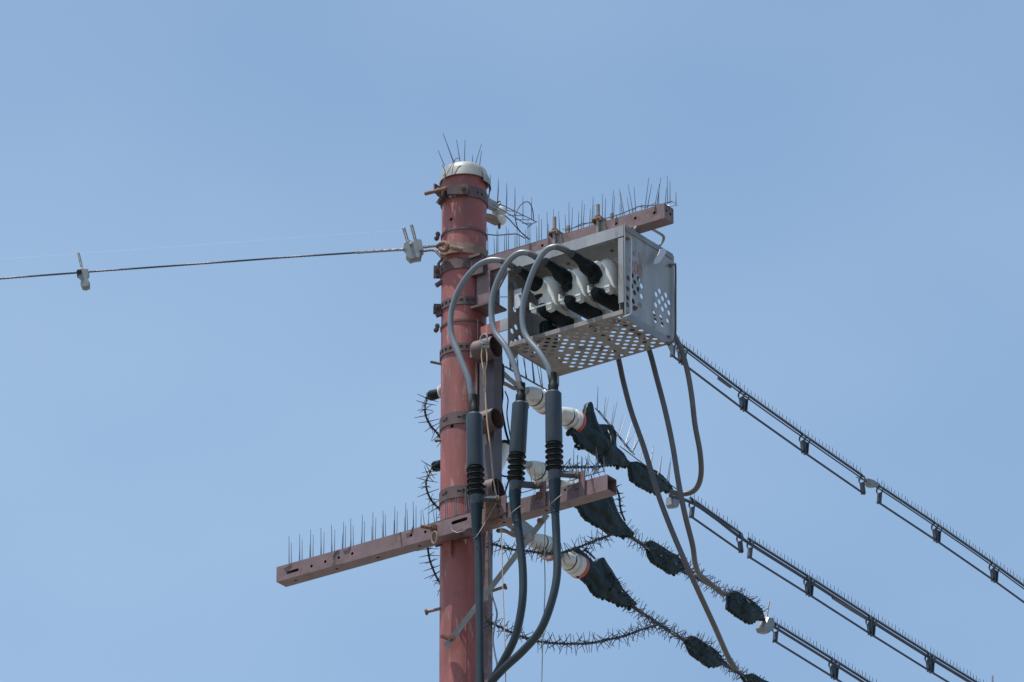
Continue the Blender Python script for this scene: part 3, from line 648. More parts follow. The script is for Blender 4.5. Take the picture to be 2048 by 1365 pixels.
# brown drop cables out of the rear of the box
drops = [
    ([(1172, 652, .26), (1200, 668, .29), (1225, 690, .3), (1236, 715, .3), (1247, 765, .3), (1263, 825, .3), (1286, 890, .3), (1303, 945, .3), (1320, 1000, .31), (1345, 1065, .33), (1372, 1128, .38), (1400, 1190, .5), (1430, 1255, .65), (1455, 1312, .85), (1470, 1337, .95)], 'brownish drop cable nearest the pole, running down to the lowest thorny line'),
    ([(1226, 637, .26), (1255, 652, .29), (1283, 675, .3), (1298, 700, .3), (1313, 755, .3), (1330, 820, .3), (1345, 890, .3), (1357, 965, .3), (1370, 1030, .32), (1385, 1090, .4), (1390, 1125, .5), (1398, 1148, .6), (1418, 1166, .7), (1448, 1190, .82)], 'brownish drop cable in the middle, running down to the middle thorny line'),
    ([(1280, 622, .26), (1310, 635, .29), (1337, 655, .3), (1358, 690, .31), (1373, 735, .33), (1383, 790, .36), (1390, 850, .4), (1400, 905, .45), (1402, 950, .5), (1392, 978, .55), (1370, 988, .55), (1340, 985, .52)], 'brownish drop cable farthest right, hooking back to the topmost black cover line')]
for pts_, lb in drops:
    o = MB().tube(smooth_path([hw(a, b, c_) for a, b, c_ in pts_], 7), .0118, 14).build('drop_cable', 'cable_brown'); tag(o, lb, 'cable', 'drop cables under the box')

# ================================================================ brace, straps, thin wires, rope
a = hw(1092, 1033, LW+.03); b = hy(894, 1290, -.115); d = (b-a).normalized()
t = thing('diagonal_brace', 'light grey steel brace from the lower crossarm down to the pole front', 'brace', b)
sd_ = d.cross(Vector((0, -1, 0))).normalized(); n_ = d.cross(sd_).normalized()
br_ = MB(); br_.box((a+b)/2, d, sd_, n_, (b-a).length/2+.01, .012, .0015); br_.box((a+b)/2+sd_*.0107+n_*.009, d, n_, sd_, (b-a).length/2+.01, .008, .0015)
br_.build('angle_bar', 'galv', t)
hexbolt(MB(), b-d*.03+Vector((0, -.004, 0)), Vector((0, -1, 0)), .014, .012).build('bolt', 'rust', t)
MB().box(b-d*.02+Vector((-.012, -.005, .012)), (_X+Z*-.35).normalized(), Vector((0, 1, 0)), (Z+_X*.35).normalized(), .028, .012, .004).build('saddle', 'rust', t)
hexbolt(MB(), a+d*.03-V*.01, -V, .012, .01).build('bolt', 'rust', t)
def wire(pts_, ww, r, m, name, label, cat='wire', group=None, k=6):
    o = MB().tube(smooth_path([hw(a, b, ww) for a, b in pts_], k), r, 8).build(name, m); return tag(o, label, cat, group)
wire([(1002, 1052), (1004, 1100), (1006, 1180), (1009, 1260), (1012, 1400), (1014, 1700)], -.2, .0022, 'rope_tan', 'hanging_wire', 'thin tan wire hanging beside the pole under the rusty seat plate', group='thin wires hanging down')
wire([(1091, 1030), (1089, 1100), (1090, 1180), (1086, 1270), (1083, 1400), (1080, 1700)], -.14, .0022, 'galv', 'hanging_wire', 'thin pale wire hanging from the brace top', group='thin wires hanging down')
wire([(978, 1060), (979, 1090), (983, 1160), (984, 1190), (990, 1210), (994, 1230), (989, 1255), (986, 1280), (990, 1310), (994, 1335), (990, 1400), (990, 1700)], -.1, .004, 'cable_grey', 'flat_strap', 'wavy grey strap close to the right edge of the pole', 'strap')
t = thing('rescue_rope', 'tan rope hanging from a steel ring on the red plate', 'rope', hw(968, 690, -.16))
MB().tube([hw(967.5, 678, -.16)+(U*.5*math.cos(k*math.pi/10)*1.7+Z*math.sin(k*math.pi/10))*.022 for k in range(21)], .0032, 8, False).build('ring', 'galv_dirty', t)
s_ = MB()
for k in range(5): s_.tube([hw(963+k*3, 689, -.17)+(V*math.cos(q*math.pi/5)*.012+Z*(math.sin(q*math.pi/5)*.017)) for q in range(11)], .0016, 6)
s_.build('spring_coil', 'galv', t)
MB().tube(smooth_path([hw(a, b, -.17) for a, b in ((964, 697), (963, 715), (966, 735), (969, 745), (973, 730), (974, 712), (972, 697))], 5), .0026, 8).tube(smooth_path([hw(a, b, -.17) for a, b in ((968, 744), (967, 760), (969, 772), (970, 780))], 4), .003, 8).tube(smooth_path([hw(a, b, -.17) for a, b in ((970, 744), (971, 760), (971, 790), (974, 840), (981, 900), (987, 960), (993, 992))], 4), .003, 8).build('rope', 'rope_tan', t)
MB().tube([hw(969, 770, -.17), hw(970, 783, -.17)], .005, 8).build('ferrule', 'galv', t)
# flat bar to the box (reddish plate and grey)
t = thing('stay_bar', 'flat bar with red end running from the pole to the box side', 'stay bar', hw(1000, 650, -.05))
MB().prism([hw(961, 655, -.06), hw(980, 647, -.06), hw(1000, 641, -.06), hw(1000, 664, -.06), hw(962, 672, -.06)], Vector(), V*.006).build('red_end', 'pole_red', t)
MB().prism([hw(1000, 641, -.06), hw(1024, 633, -.06), hw(1024, 656, -.06), hw(1000, 664, -.06)], Vector(), V*.006).build('grey_bar', 'galv_dirty', t)
wire([(998, 594), (1016, 594)], -.03, .0025, 'line_blue', 'link_wire', 'short dark wire between the bracket and the left side of the box')
# vertical channel and pipe stubs at the right of the pole
t = thing('mounting_channel', 'mauve vertical steel channel on the right of the pole behind the sleeves', 'mounting channel', F(.14, 0, 13))
zc1 = hw(975, 668, -.03).z; zc0 = hw(975, 1010, -.03).z
MB().fbox(.105, .182, -.03, -.025, zc0, zc1).fbox(.177, .182, -.025, .03, zc0, zc1).fbox(.105, .11, -.025, .03, zc0, zc1).build('channel', 'channel_mauve', t)
MB().fbox(.082, .100, -.04, -.03, zc0, zc1-.1).build('side_flange', 'arm_mauve', t)
MB().fbox(.108, .134, -.004, .0, 9., zc0-.002).fbox(.130, .134, .0, .03, 9., zc0-.002).build('lower_flange', 'arm_mauve', t)
for (px, py, lb) in ((992, 694, 'highest open pipe stub on the right of the pole, behind the rope ring'), (994, 838, 'middle open pipe stub on the right of the pole, beside the rope'), (996, 978, 'lowest open pipe stub, just above the lower crossarm')):
    c_ = hw(px, py, -.085)
    o = MB().lathe(c_, -U, [(0, .049), (.10, .049), (.10, .045), (.001, .045), (0, .045), (0, .049)][:-1], 32)
    o.v = o.v; me_f = o.f[:-2]; o.f = me_f
    # ring mouth and back disc
    n = 32; o.f += [tuple([k, (k+1) % n, 4*n+(k+1) % n, 4*n+k]) for k in range(n)]; o.f += [tuple(2*n+k for k in range(n))]
    t = thing('pipe_stub', lb, 'pipe stub', c_, 'open pipe stubs on the pole side')
    o = o.build('pipe', 'band_brown', t)
    q = c_-U*.03
    cut(o, MB().tube([q-Z*.06+V*.012, q-Z*.03+V*.006], .009, 10).tube([q+Z*.0-V*.06, q-V*.035], .007, 10))
    MB().fbox(T(c_)-.12, T(c_)-.1, -.11, -.06, c_.z-.03, c_.z+.03).build('weld_plate', 'arm_mauve', t)

# ================================================================ guy wire at left with wedge clamps
GA = hy(872, 493, -.06); 
def gy(px, py): return hit(px, py, Vector((.05, 1, 0)).normalized(), -.06)
t = thing('guy_strand', 'twisted steel guy strand running left from the pole collar', 'guy wire', GA)
pts_ = smooth_path([gy(a, b) for a, b in ((872, 492), (845, 494), (815, 499), (708, 506), (560, 516), (400, 528), (180, 544), (0, 558), (-400, 592), (-1500, 700), (-4000, 990))], 8)
# twisted strand: three wires wound round the line
def strand(pts_, r, pitch, m, nm, par, n=3, step=.006):
    q = resample(pts_, step); mb_ = MB()
    for s__ in range(n):
        pp = []
        for i, p in enumerate(q):
            d = (q[min(i+1, len(q)-1)]-q[max(i-1, 0)]).normalized(); a1 = d.cross(Z).normalized(); a2 = d.cross(a1)
            an = 2*math.pi*(i*step/pitch+s__/n); pp.append(p+(a1*math.cos(an)+a2*math.sin(an))*r*.55)
        mb_.tube(pp, r*.58, 5)
    return mb_.build(nm, m, par)
near = [p for p in pts_ if p.x > -2.6]; far = [p for p in pts_ if p.x <= -2.59]
strand(near, .0042, .05, 'strand', 'strand', t, step=.008)
MB().tube([near[-1]]+far, .0042, 8).build('far_strand', 'strand', t)
strand([gy(872, 492), gy(815, 499), gy(760, 502.5), gy(710, 506)], .0066, .018, 'galv_dirty', 'grip_wrap', t, 2, .004)
strand([gy(876, 503), gy(862, 501), gy(848, 503), gy(838, 503)], .005, .02, 'tan_rust', 'tail_end', t, 2, .004)
o = MB().tube([gy(-4000, 955), gy(-1500, 655), gy(0, 519), gy(170, 507), gy(420, 489), gy(650, 471), gy(812, 461)], .0004, 5).build('pale_thread', 'pale_thread'); tag(o, 'very thin pale thread above the guy wire running to the twin upright clamp bolts', 'thread')
# collar
t = thing('guy_collar', 'rusty brown collar wrapped round the pole holding the guy wire', 'collar', (0, 0, hy(927, 493, -.1).z))
vs = []; zc = hy(927, 494, -.105).z; fs = []
an = [R(198+k*7) for k in range(21)]
for k, a in enumerate(an):
    r1 = prad(zc)+.006; hh = .014 if k < 3 else .024; dz = .004-.0008*k
    for (rr, zz) in ((r1, -hh), (r1+.006, -hh), (r1+.006, hh), (r1, hh)): vs.append(Vector((rr*math.cos(a), rr*math.sin(a), zc+zz+dz)))
for k in range(len(an)-1):
    for j in range(4): j2 = (j+1) % 4; fs.append((k*4+j, k*4+j2, k*4+4+j2, k*4+4+j))
fs += [(0, 1, 2, 3), tuple((len(an)-1)*4+j for j in (3, 2, 1, 0))]
MB().poly(vs, fs).build('collar_plate', 'tan_rust', t)
MB().tube(smooth_path([hy(897, 483, -.125), hy(900, 490, -.13), hy(906, 496, -.13), (hy(925, 500, -.12))], 5), [.006]*8+[.011]*8, 10).build('loop', 'tan_rust', t)
MB().tube(smooth_path([hy(874, 494, -.07), hy(884, 487, -.1), hy(892, 487, -.12), hy(896, 494, -.125), hy(890, 501, -.11), hy(880, 498, -.09)], 5), .010, 10).build('thimble', 'rust', t)
MB().tube(smooth_path([hy(872, 503, -.06), hy(880, 512, -.08), hy(884, 518, -.09), hy(877, 528, -.06), hy(879, 534, -.06)], 5), .006, 8).build('hook_end', 'band_brown', t)
t = thing('line_clamp', 'grey double clamp with two upright threaded bolts on the guy wire near the pole', 'line clamp', gy(827, 500), 'clamps gripping the guy wire')
n1 = Vector((0, -1, 0))
ol = lambda L_: [gy(a, b) for a, b in L_]
MB().prism(ol([(808, 489), (819, 483), (826, 487), (840, 485), (845, 505), (842, 521), (829, 523), (820, 526), (812, 518), (812, 505), (806, 500)]), n1*.025, n1*-.022, .12).build('body', 'galv', t)
MB().prism(ol([(835, 485), (843, 486), (847, 505), (838, 508)]), n1*.032, n1*-.026).build('jaw', 'galv', t)
for (a, b, c_, d_) in ((817, 486, 807, 455), (832, 483, 823, 451)):
    q = resample([gy(a, b+3), gy(c_, d_)], .003); MB().tube(q, [.0078 if i % 2 else .006 for i in range(len(q))], 10).build('bolt', 'galv', t)
MB().lathe(gy(822, 494), n1, [(-.03, .008), (.034, .008), (.036, .003)], 10).build('pin', 'galv_dirty', t)
t = thing('line_clamp', 'small grey clamp with one upright bolt far out on the guy wire', 'line clamp', gy(167, 545), 'clamps gripping the guy wire')
MB().prism(ol([(156, 541), (163, 537), (176, 540), (179, 551), (175, 559), (180, 568), (180, 577), (172, 580), (165, 579), (161, 570), (163, 560), (157, 555)]), n1*.02, n1*-.02, .15).build('body', 'galv', t)
q = resample([gy(165, 542), gy(157, 507)], .003); MB().tube(q, [.0062 if i % 2 else .0048 for i in range(len(q))], 10).build('bolt', 'galv', t)
MB().lathe(gy(159, 549), n1, [(-.02, .012), (.026, .012)], 12).build('groove', 'rubber', t)

# ================================================================ spool insulator bracket on the pole top
SP = ht(998.5, 432, .07)
t = thing('spool_insulator', 'pale grooved spool insulator in a steel bracket right of the pole top', 'insulator', SP)
R0 = .034
MB().lathe(SP-Z*.042, Z, [(0, .018), (.004, .024), (.014, .031), (.026, .033), (.034, .027), (.038, .018), (.046, .018), (.05, .027), (.058, .033), (.07, .031), (.08, .02), (.084, .016)], 28).build('spool', 'porcelain', t)
MB().tube([SP-Z*.062, SP+Z*.07], .006, 8).build('pin', 'band_brown', t)
a0_ = ht(972, 404, .07); a1_ = ht(1009, 428, .07)
MB().prism([ht(966, 392, .07), ht(1012, 422, .07), ht(1009, 424, .07), ht(990, 421, .07), ht(966, 409, .07)], U*-.015, U*.012).build('upper_jaw', 'galv_dirty', t)
MB().prism([ht(966, 428, .07), ht(980, 430, .07), ht(1000, 443, .07), ht(1004, 450, .07), ht(996, 449, .07), ht(966, 434, .07)], U*-.02, U*.012).build('lower_jaw', 'tan_rust', t)
t = thing('wire_spike_rack', 'flat wire rack of slim upright spikes beside the spool insulator', 'bird spikes', ht(1020, 415, .07))
r_ = MB()
r_.tube([ht(972, 395, .05), ht(1073, 444, .05)], .0022, 6)
zig = [(1018, 422, .05), (1012, 431, .11), (1034, 432, .05), (1030, 440, .11), (1053, 439, .05), (1043, 448, .11), (1068, 446, .05)]
r_.tube([ht(985, 409, .11), ht(1056, 451, .11)], .0022, 6); r_.tube([ht(1056, 451, .11), ht(1074, 444, .06)], .0022, 6)
for (a, b) in (((1000, 406), (993, 412)), ((1012, 422), (1027, 423)), ((1017, 431), (1045, 432)), ((1030, 440), (1060, 440)), ((1045, 447), (1063, 447))): r_.tube([ht(*a, .08), ht(*b, .07)], .0018, 6)
r_.build('frame', 'spike_wire', t)
for (x1, y1, x2, y2, k) in ((977, 398, 980.5, 348, 1.4), (995, 405, 996.5, 357, 1.4), (1012.5, 423, 1013.5, 366, 1.3), (1029, 432, 1030, 374, 1.1), (1046, 440, 1046, 392, .9), (1063, 441, 1063, 394, .9)):
    MB().tube([ht(x1, y1, .07), ht(x2, y1+(y2-y1)*.55, .07), ht(x2, y2, .07)], [.0026*k/1.2, .0022*k/1.2, .0008], 6).build('spike', 'spike_wire', t)
def twire(pts_, t_, r, m, name, label, cat='wire', group=None):
    o = MB().tube(smooth_path([ht(a, b, t_) for a, b in pts_], 6), r, 8).build(name, m); return tag(o, label, cat, group)
twire([(1055, 456), (1066, 445), (1066, 425), (1061, 409), (1053, 404), (1042, 410), (1033, 425), (1031, 440), (1035, 455), (1045, 468), (1056, 478)], .08, .0022, 'line_blue', 'wire_loop', 'round loop of dark wire standing on the upper arm beside the spike rack')
twire([(988, 433), (992, 430), (1000, 429), (1010, 432), (1022, 443), (1040, 463), (1060, 480)], .045, .0026, 'line_blue', 'tail_wire', 'dark wire tied round the spool groove running down to the upper arm')
twire([(972, 469.5), (982, 470), (995, 471), (1020, 469), (1034, 469), (1050, 477)], .1, .0026, 'line_blue', 'tail_wire', 'dark wire running level from the pole to the upper arm behind the spikes')

# ================================================================ aerial lines with comb guards
def comb_mesh(A, B, mbr, mbs):
    L_ = (B-A).length; d = (B-A).normalized(); mbr.tube([A, B], .0058, 6)
    n = int(L_/.015)
    for k in range(n):
        p = A+d*(.006+k*.015); h = (.038 if k % 2 == 0 else .016)*random.uniform(.9, 1.08); r = .0021
        a = p; b = p+(Z+V*random.gauss(0, .05)+U*random.gauss(0, .05))*h
        mbs.tube([a, a.lerp(b, .8), b], [r, r*.8, r*.4], 4, False)
def line(label, tpl, pts_, joints, guard_label, cab_r, cab_off, first_label=None, rodoff=.085, cable_m='line_blue'):
    """pts_: pixels of the comb foot; joints: pixel x of the clips"""
    P_ = smooth_path([ht(a, b, tpl) for a, b in pts_], 10)
    def at(px):
        for a, b in zip(P_, P_[1:]):
            xa = project(a)[0]; xb = project(b)[0]
            if xa <= px <= xb: return a.lerp(b, (px-xa)/(xb-xa))
        return P_[-1]
    cab = MB().tube([p-Z*cab_off for p in P_], cab_r, 10).build('power_line', cable_m); tag(cab, label, 'power line', 'power lines running down to the right')
    seg = []; cur = [joints[0]]
    for j in joints[1:]:
        if isinstance(j, tuple): seg.append(cur+[j[0]]); cur = [j[1]]
        else: cur.append(j)
    seg.append(cur)
    for si, sg in enumerate(seg):
        t = thing('comb_guard', guard_label[si], 'bird guard', at(sg[0]), 'comb bird guards clipped on the power lines')
        for a, b in zip(sg, sg[1:]):
            A = at(a); B = at(b); r1 = MB(); r2 = MB(); comb_mesh(A+Z*.004, B+Z*.004, r1, r2)
            so_ = r1.build('comb_rail', 'comb_plastic', t, smooth=0); r2.build('comb_teeth', 'comb_plastic', so_, smooth=0)
        A = [at(x)-Z*rodoff for x in sg]
        MB().tube(A, .0052, 8).build('lower_rod', 'line_blue', t)
        for k, x in enumerate(sg):
            if project(at(x))[0] > 2300: continue
            p = at(x); c_ = p-Z*(cab_off+.006)
            m_ = MB()
            for s__ in ((-1, 1) if 0 < k < len(sg)-1 else ((1,) if k == 0 else (-1,))):
                q = c_+V*.018*s__
                m_.tube([q+(U*math.sin(a*.5236)*.017+Z*math.cos(a*.5236)*.019) for a in range(13)], .0042, 6, False)
                lo = p-Z*rodoff+V*.010*s__
                m_.box((q-Z*.018+lo)/2, (q-Z*.018-lo).normalized(), U, (q-Z*.018-lo).normalized().cross(U), (q-Z*.018-lo).length/2+.004, .012, .0035)
            if 0 < k < len(sg)-1: m_.box(p-Z*(rodoff*.62), V, U, Z, .020, .006, rodoff*.30)
            m_.build('clip', 'comb_plastic', t)
    return P_
def project(p):
    d = p-CAM; z = d.dot(_F); return (1024+FPX*d.dot(_X)/z, 682.5-FPX*d.dot(_U)/z)
def ext(pts_, slope, far=(2200, 2500, 3000)):
    x, y = pts_[-1]; return pts_+[(f, y+(f-x)*slope*(.995-.00002*(f-x))) for f in far]
PA = line('highest power line, running from behind the box to the right edge', .07,
    [(1075, 480), (1150, 533), (1250, 608), (1340, 675), (1370, 697), (1487, 786), (1609, 873), (1730, 957), (1762, 976), (1873, 1050), (1988, 1130), (2048, 1174), (2200, 1284), (2500, 1502), (3000, 1870)],
    [1342, 1364, 1487, 1609, (1728, 1755), 1873, 1988, 2100, 2210, 2318],
    ['comb guard on the highest line, first length beside the box', 'comb guard on the highest line, length beyond the metal clamp'], .0034, .012)
PB = line('middle power line, leaving the topmost black cover', .12,
    [(1340, 985), (1385, 1000), (1430, 1030), (1490, 1075), (1618, 1156), (1742, 1236), (1860, 1310), (1985, 1386), (2100, 1458), (2500, 1712), (3000, 2040)],
    [1380, (1484, 1496), 1618, 1742, 1860, 1977, 2090, 2200],
    ['comb guard on the middle line, short first length under the hooked cable', 'comb guard on the middle line, long length down to the lower right corner'], .0078, .016)
PC = line('lowest power line, leaving the clamp with the upright bolt', .12,
    [(1525, 1232), (1547, 1247), (1668, 1322), (1790, 1399), (1910, 1475), (2200, 1660), (2600, 1915)],
    [1547, 1668, 1788, 1905, 2020, 2130],
    ['comb guard on the lowest line, starting beside the pale clamp'], .0065, .016)
# repair sleeves on lines
for (x1, y1, x2, y2, tt, lb) in ((1436, 757, 1461, 775, .07, 'thin splice sleeve on the highest line under the comb'), (1665, 1196, 1735, 1240, .12, 'swollen splice on the middle line under the comb')):
    o = MB().tube([ht(x1, y1, tt), ht((x1+x2)/2, (y1+y2)/2, tt), ht(x2, y2, tt)], [.006, .008 if tt > .1 else .006, .006], 10).build('splice_sleeve', 'cable_brown'); tag(o, lb, 'splice sleeve', 'splice sleeves')
t = thing('tap_clamp', 'small pale metal clamp joining two comb guards on the highest line', 'line clamp', ht(1743, 970, .07))
MB().prism([ht(a, b, .07) for a, b in ((1732, 958), (1742, 961), (1756, 970), (1752, 975), (1745, 976), (1738, 974), (1733, 967))], U*-.015, U*.015, .1).build('body', 'galv', t)
MB().tube([ht(1713, 955, .07), ht(1728, 961, .07)], .003, 6).build('bolt', 'galv', t)
t = thing('tap_clamp', 'pale clamp with a tall threaded bolt between thorny wire and the lowest line', 'line clamp', ht(1532, 1240, .12))
MB().prism([ht(a, b, .12) for a, b in ((1530, 1235), (1540, 1236), (1544, 1246), (1541, 1262), (1533, 1268), (1524, 1265), (1520, 1256), (1525, 1248))], U*-.03, U*.02, .15).build('body', 'galv', t)
q = resample([ht(1533, 1238, .12), ht(1538, 1203, .12)], .003); MB().tube(q, [.0052 if i % 2 else .004 for i in range(len(q))], 8).build('bolt', 'galv', t)
t = thing('tap_clamp', 'pale rounded clamp under the hooked end of the right drop cable', 'line clamp', ht(1350, 1000, .12))
MB().prism([ht(a, b, .12) for a, b in ((1346, 992), (1356, 990), (1361, 1005), (1358, 1015), (1350, 1015), (1345, 1008))], U*-.04, U*.0, .15).build('body', 'galv', t)
MB().tube([ht(1337, 983, .12), ht(1344, 988, .12), ht(1354, 988, .12)], [.012, .014, .012], 10).build('sleeve', 'resin', t)
o = MB().tube([ht(1985, 1352, .12)+Z*.0, ht(1985, 1380, .12)], [.004, .006], 8).build('clamp_bolt', 'galv'); tag(o, 'threaded bolt tip standing on the middle line at the bottom right', 'bolt')

# ================================================================ strain insulators
def insul(px, py, ex, ey, label, tpl=.12):
    A = ht(px, py, tpl); B = ht(ex, ey, tpl); ax = (B-A).normalized(); Lg = (B-A).length; k = Lg/.15
    t = thing('strain_insulator', label, 'insulator', A, 'white strain insulators with red rings')
    MB().lathe(A, ax, [(0, .006), (0, .020), (.012*k, .027), (.04*k, .037), (.062*k, .0425), (.066*k, .036), (.07*k, .045), (.086*k, .0475), (.092*k, .040), (.097*k, .040), (.102*k, .049), (.112*k, .0505), (.118*k, .045), (.122*k, .045), (.13*k, .050)], 32).build('porcelain_body', 'porcelain', t)
    MB().lathe(A+ax*.13*k, ax, [(0, .0475), (.004, .0515), (.020, .0515), (.025, .047), (.01, .02)], 32).build('red_ring', 'red_glaze', t)
    MB().lathe(A+ax*.064*k, ax, [(0, .0425), (.003, .0432), (.005, .0425)], 28).build('joint_band', 'rubber', t)
    cp = MB().tube([A-ax*.045, A+ax*.004], [.010, .014], 10).build('cap_pin', 'galv_dirty', t)
    hexbolt(MB(), A-ax*.02-U*.02, -U, .009, .008).build('bolt', 'galv', cp)
    return A, B, ax
st = [((1052, 783), (1092, 808), (1119, 824), (1153, 846)), ((1058, 931), (1098, 957), (1118, 968), (1155, 990)), ((1062, 1077), (1103, 1101), (1120, 1112), (1160, 1136))]
nm = ['top', 'middle', 'bottom']
for i, (a, b, c_, d_) in enumerate(st):
    A, B, ax = insul(*a, *b, f'white insulator nearer the pole in the {nm[i]} string')
    A2, B2, ax2 = insul(*c_, *d_, f'white insulator next to the black cover in the {nm[i]} string')
    o = MB().tube([B-ax*.005, A2+ax*.0], .010, 10).build('link_pin', 'galv_dirty'); tag(o, f'steel link between the two white insulators of the {nm[i]} string', 'link', 'links between the insulators')
    # strap back to the pole
    t = thing('anchor_strap', f'flat steel strap anchoring the {nm[i]} insulator string to the pole', 'strap', A-ax*.25, 'straps anchoring the strings')
    s0 = A-ax*.05; o1 = ht(996, a[1]-46, .12); o2 = ht(1015, a[1]-28, .12)
    MB().tube(smooth_path([F(.1, .03, o1.z+.02), o1, o2, s0], 4), .014, 4, flat=U).build('upper_bar', 'galv_dirty', t)
    MB().tube(smooth_path([ht(995, a[1]-15, .12), ht(1010, a[1]-15, .12), ht(1028, a[1]-6, .12), s0], 4), .010, 4, flat=U).build('lower_hook', 'tan_rust', t)

# ================================================================ moulded black covers
from mathutils import noise
def cover(label, pxs, chains, tpl=.12, knobs=(), squash=.62, fin=.012, ribs=()):
    """moulded sheath: a rim fin with the measured outline fused with tapering lobes"""
    t = thing('moulded_cover', label, 'line cover', ht(*pxs[0], tpl), 'black moulded covers on the lines')
    b = MB(); b.prism([ht(a, c, tpl) for a, c in pxs], U*-fin, U*fin)
    for ch in chains:
        P_ = smooth_path([ht(a, c, tpl) for a, c, r in ch], 5); R_ = []
        for q in range(len(ch)-1):
            for k in range(5): R_.append(ch[q][2]+(ch[q+1][2]-ch[q][2])*k/5)
        R_.append(ch[-1][2]); n0 = len(b.v); b.tube(P_, R_, 16)
        for k in range(n0, len(b.v)): v = b.v[k]; b.v[k] = v-U*((T(v)-tpl)*(1-squash))
    o = b.build('shell', 'cover_teal', t, smooth=0)
    md = o.modifiers.new('r', 'REMESH'); md.mode = 'VOXEL'; md.voxel_size = .005
    dg = bpy.context.evaluated_depsgraph_get(); dg.update(); ne = bpy.data.meshes.new_from_object(o.evaluated_get(dg)); o.modifiers.clear(); o.data = ne
    for it in range(2):
        pass
    for v in ne.vertices:
        p = v.co; d = noise.noise(p*18)*.004+noise.noise(p*55)*.0007+abs(noise.noise(p*Vector((9, 9, 30))))*.003
        v.co = p+v.normal*d
    ne.polygons.foreach_set('use_smooth', [True]*len(ne.polygons)); ne.update()
    for (a, c) in knobs: sphere_pts(MB(), ht(a, c, tpl), .010, 10).build('clip_tab', 'cover_teal', t)
    P2 = [ht(a, c, tpl) for a, c in pxs]; cz = sum(P2, Vector())/len(P2)
    for i in range(len(P2)):
        a_, b_ = P2[i], P2[(i+1) % len(P2)]; e = (b_-a_); nn = Vector(e).normalized().cross(U); nn = nn if nn.dot((a_+b_)/2-cz) > 0 else -nn
        if nn.z > -.35: continue
        for k in range(max(1, int(e.length/.024))):
            q = a_+e*((k+random.uniform(.2, .8))/max(1, int(e.length/.024))); rr = random.uniform(.005, .0095)
            MB().tube([q-nn*.012, q+nn*rr*.3, q+nn*rr*1.1], [rr, rr, rr*.45], 8).build('clip_tab', 'cover_teal', t)
    for (a, c, e, f) in ribs: MB().tube(smooth_path([ht(a, c, tpl)-U*.0, ht((a+e)/2-2, (c+f)/2, tpl)+U*.045, ht(e, f, tpl)], 5), .0035, 6).build('seam', 'cover_teal', t)
    return t
cover('large black cover with a raised horn beside the top insulator string', [(1150, 846), (1164, 850), (1167, 828), (1172, 808), (1180, 804), (1185, 824), (1192, 848), (1204, 850), (1222, 850), (1228, 868), (1230, 895), (1245, 908), (1258, 930), (1252, 934), (1240, 934), (1225, 931), (1210, 930), (1200, 925), (1196, 912), (1180, 904), (1168, 896), (1152, 885), (1148, 872), (1134, 866)],
    [[(1146, 845, .028), (1165, 860, .034), (1185, 878, .048), (1205, 893, .05), (1228, 912, .034), (1242, 921, .022), (1258, 930, .012)], [(1178, 808, .013), (1179, 818, .020), (1183, 838, .029), (1190, 858, .036), (1200, 885, .04)], [(1212, 858, .018), (1216, 868, .030), (1218, 890, .040), (1224, 908, .034)]], knobs=[(1152, 893), (1158, 897), (1165, 896), (1235, 936), (1136, 869)], ribs=[(1212, 853, 1204, 925)])
cover('black cover on the top line half crossed by the first drop cable', [(1256, 926), (1270, 924), (1290, 932), (1320, 950), (1336, 966), (1344, 982), (1334, 984), (1318, 982), (1312, 988), (1290, 979), (1262, 962)], [[(1256, 932, .012), (1272, 942, .034), (1300, 960, .036), (1322, 970, .030), (1344, 982, .014)]])
cover('large black cover hanging under the open end of the lower crossarm', [(1146, 1005), (1170, 990), (1200, 984), (1215, 984), (1224, 998), (1232, 1022), (1240, 1040), (1252, 1052), (1266, 1070), (1255, 1073), (1236, 1071), (1218, 1068), (1200, 1055), (1180, 1045), (1166, 1032), (1160, 1020)], [[(1155, 990, .03), (1180, 1008, .04), (1203, 1016, .055), (1216, 1035, .046), (1235, 1055, .026), (1262, 1071, .012)]], knobs=[(1194, 1052), (1246, 1075), (1172, 1039), (1152, 1013)])
cover('black cover on the middle thorny line above the crossing drop cables', [(1290, 1085), (1300, 1082), (1315, 1090), (1335, 1104), (1352, 1112), (1364, 1128), (1366, 1140), (1352, 1148), (1342, 1150), (1325, 1136), (1305, 1126), (1298, 1112)], [[(1290, 1087, .012), (1310, 1103, .032), (1335, 1122, .036), (1350, 1132, .030), (1366, 1140, .012)]], ribs=[(1338, 1104, 1322, 1135)])
cover('squarish black cover next to the pale clamp with the tall bolt', [(1456, 1186), (1466, 1182), (1482, 1190), (1500, 1202), (1520, 1218), (1526, 1236), (1514, 1240), (1507, 1246), (1494, 1246), (1478, 1236), (1454, 1218)], [[(1456, 1188, .012), (1470, 1203, .032), (1492, 1220, .038), (1510, 1230, .026), (1528, 1238, .012)]], ribs=[(1490, 1197, 1480, 1234)])
cover('large black two lobed cover beside the bottom insulator string', [(1150, 1096), (1160, 1103), (1178, 1118), (1186, 1128), (1196, 1118), (1204, 1117), (1214, 1132), (1226, 1150), (1240, 1176), (1256, 1192), (1270, 1210), (1262, 1216), (1246, 1213), (1232, 1206), (1216, 1200), (1198, 1196), (1184, 1186), (1177, 1170), (1166, 1160), (1150, 1148), (1148, 1125)],
    [[(1152, 1125, .036), (1175, 1142, .040), (1192, 1160, .046), (1212, 1180, .040), (1238, 1200, .026), (1266, 1213, .012)], [(1200, 1121, .016), (1205, 1133, .027), (1222, 1162, .034), (1240, 1190, .026)]], knobs=[(1236, 1211), (1258, 1218)], ribs=[(1216, 1138, 1212, 1196)])
